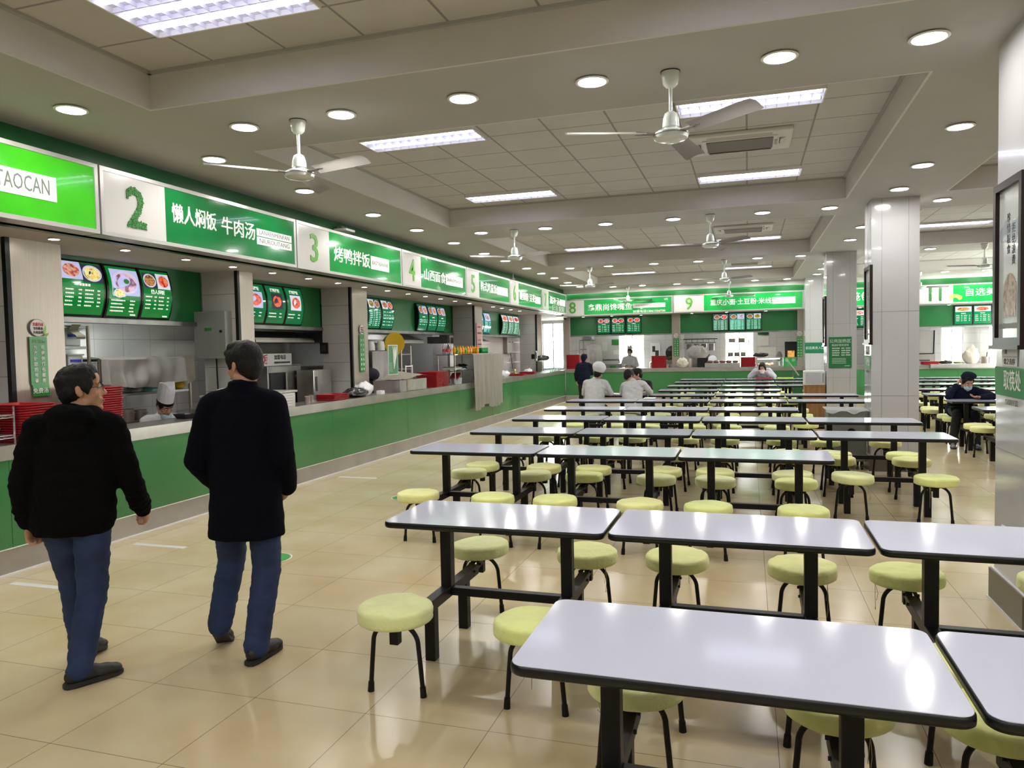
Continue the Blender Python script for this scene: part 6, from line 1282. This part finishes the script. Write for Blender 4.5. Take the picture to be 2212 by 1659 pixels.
# woman in navy beret with mask, leaning on the table beyond the pillars
PM = pose(pel=(0, -.02, .55), neck=(.0, .27, .92), head=(-.02, .35, 1.015), shL=(-.18, .20, .87), shR=(.18, .20, .87), elR=(.25, .42, .79), wrR=(.12, .33, .97), hdR=(.08, .29, 1.04), elL=(-.36, .42, .80), wrL=(-.14, .56, .79), hdL=(-.05, .58, .80), knL=(-.12, .44, .51), knR=(.14, .44, .51), anL=(-.08, .63, .10), anR=(.22, .55, .10))
r, G, R, body = person((3.25, 13.585, 0), PI, 'woman in navy beret and pale blue mask leaning on a table, beyond the pillars', PM, 1.0, .009, SKINR, (10, -26, 0), (.35, .25), True, NAVYC, BLKT, None, [(-.1, .20, .16), (.3, .19, .15), (.7, .20, .135), (.93, .15, .10)], nL=V(0, 0, 1), tL=V(0, 1, 0), nR=V(-1, 0, 0), tR=V(0, 1, .3), shirtname='navy_jacket')
hair_cap(r, G['head'], R, .99, vox=.009); face_parts(r, G['head'], R, 1, mask=-.062)
c = G['head']; b = MB().ell(c + R @ V(0, -.02, .075), (.092, .108, .06), R, 22).ell(c + R @ V(-.025, -.03, .105), (.10, .11, .04), R, 22); remesh('beret', b, NAVYC, r, .008, 3)
m = MB(); m.sheet(14, 12, lambda u, v: (-.20 + .40 * u, .02 + .40 * v, .615 + .02 * math.sin(u * PI) - .30 * max(0, v - .78) / .22 * .6), .006); m.build('apron', APRON, r, True)
sm_ = mat('white_grey_shoe', (.25, .25, .25), .6, col2=(.02, .02, .02), scale=22); shoe(r, (-.08, .63), 0, 0, sm_, SOLE, .95, .009); shoe(r, (.22, .55), -.1, 0, sm_, SOLE, .95, .009)
o = MB().box((0, 0, .006), (.07, .14, .009), None, .003).build('phone', BLKP, None, loc=(3.36, 13.0, .755)); single(o, 'dark phone under the hand of the woman in the beret', 'phone')
# cook against the bright doorway
PK = dict(pel=(0, 0, .88), neck=(0, .0, 1.38), head=(0, .03, 1.51), shL=(-.18, 0, 1.31), shR=(.18, 0, 1.31), elL=(-.26, .02, 1.06), wrL=(-.10, .26, 1.06), elR=(.26, .02, 1.06), wrR=(.10, .26, 1.08), hipL=(-.09, 0, .84), hipR=(.09, 0, .84), knL=(-.1, .02, .46), knR=(.1, .02, .46), anL=(-.1, 0, .09), anR=(.1, 0, .09))
r, G, R, body = person((-3.70, 24.45, 0), PI, 'masked cook in white standing before the bright doorway of stall 8', PK, .98, .012, SKIN, (0, -6, 0), (.4, .4), True, CHEFW, CHEFW, None, [(-.3, .2, .15), (0, .19, .14), (.4, .185, .135), (.75, .19, .12), (.93, .14, .10)], shirtname='cook_jacket')
hair_cap(r, G['head'], R, .98, vox=.011); face_parts(r, G['head'], R, .98, mask=-.06); chef_hat(r, G['head'], R, .8, True)
for q in (-1, 1): shoe(r, (q * .1, 0), 0, vox=.012)
tag(ob('plate', pl_me, None, (-3.66, 24.12, 1.09)), 'white plate held by the cook before the bright doorway', 'plate')
# meal on the chefs' table
for k, (x, y) in enumerate(((-2.42, 14.36), (-2.25, 14.55), (-2.55, 14.60))): tag(ob('plate', pl_me, None, (x, y, .75)), "white plate on the chefs' table, %s" % ('nearest between the two chefs', 'farther right', 'farther left')[k], 'plate', 'plates of the eating chefs')
o = MB().box((0, 0, .01), (.2, .3, .016), None, .004).build('white_package', PAPER, None, loc=(-1.66, 13.3 - .06, .752)); single(o, 'white cloth-like package left on the table right of the chefs', 'package')
# ------------------------------------------------------------------ label check
seen = {}
for o in COL.objects:
    if o.parent is None and 'label' in o:
        k = o['label']; seen.setdefault(k, []).append(o)
for k, v in seen.items():
    if len(v) > 1 and len({o.get('group', id(o)) for o in v}) > 1: print('DUPLABEL', k, len(v))
    if not 4 <= len(k.split()) <= 16: print('WORDS', k)
bpy.data.scenes.remove(TMP)
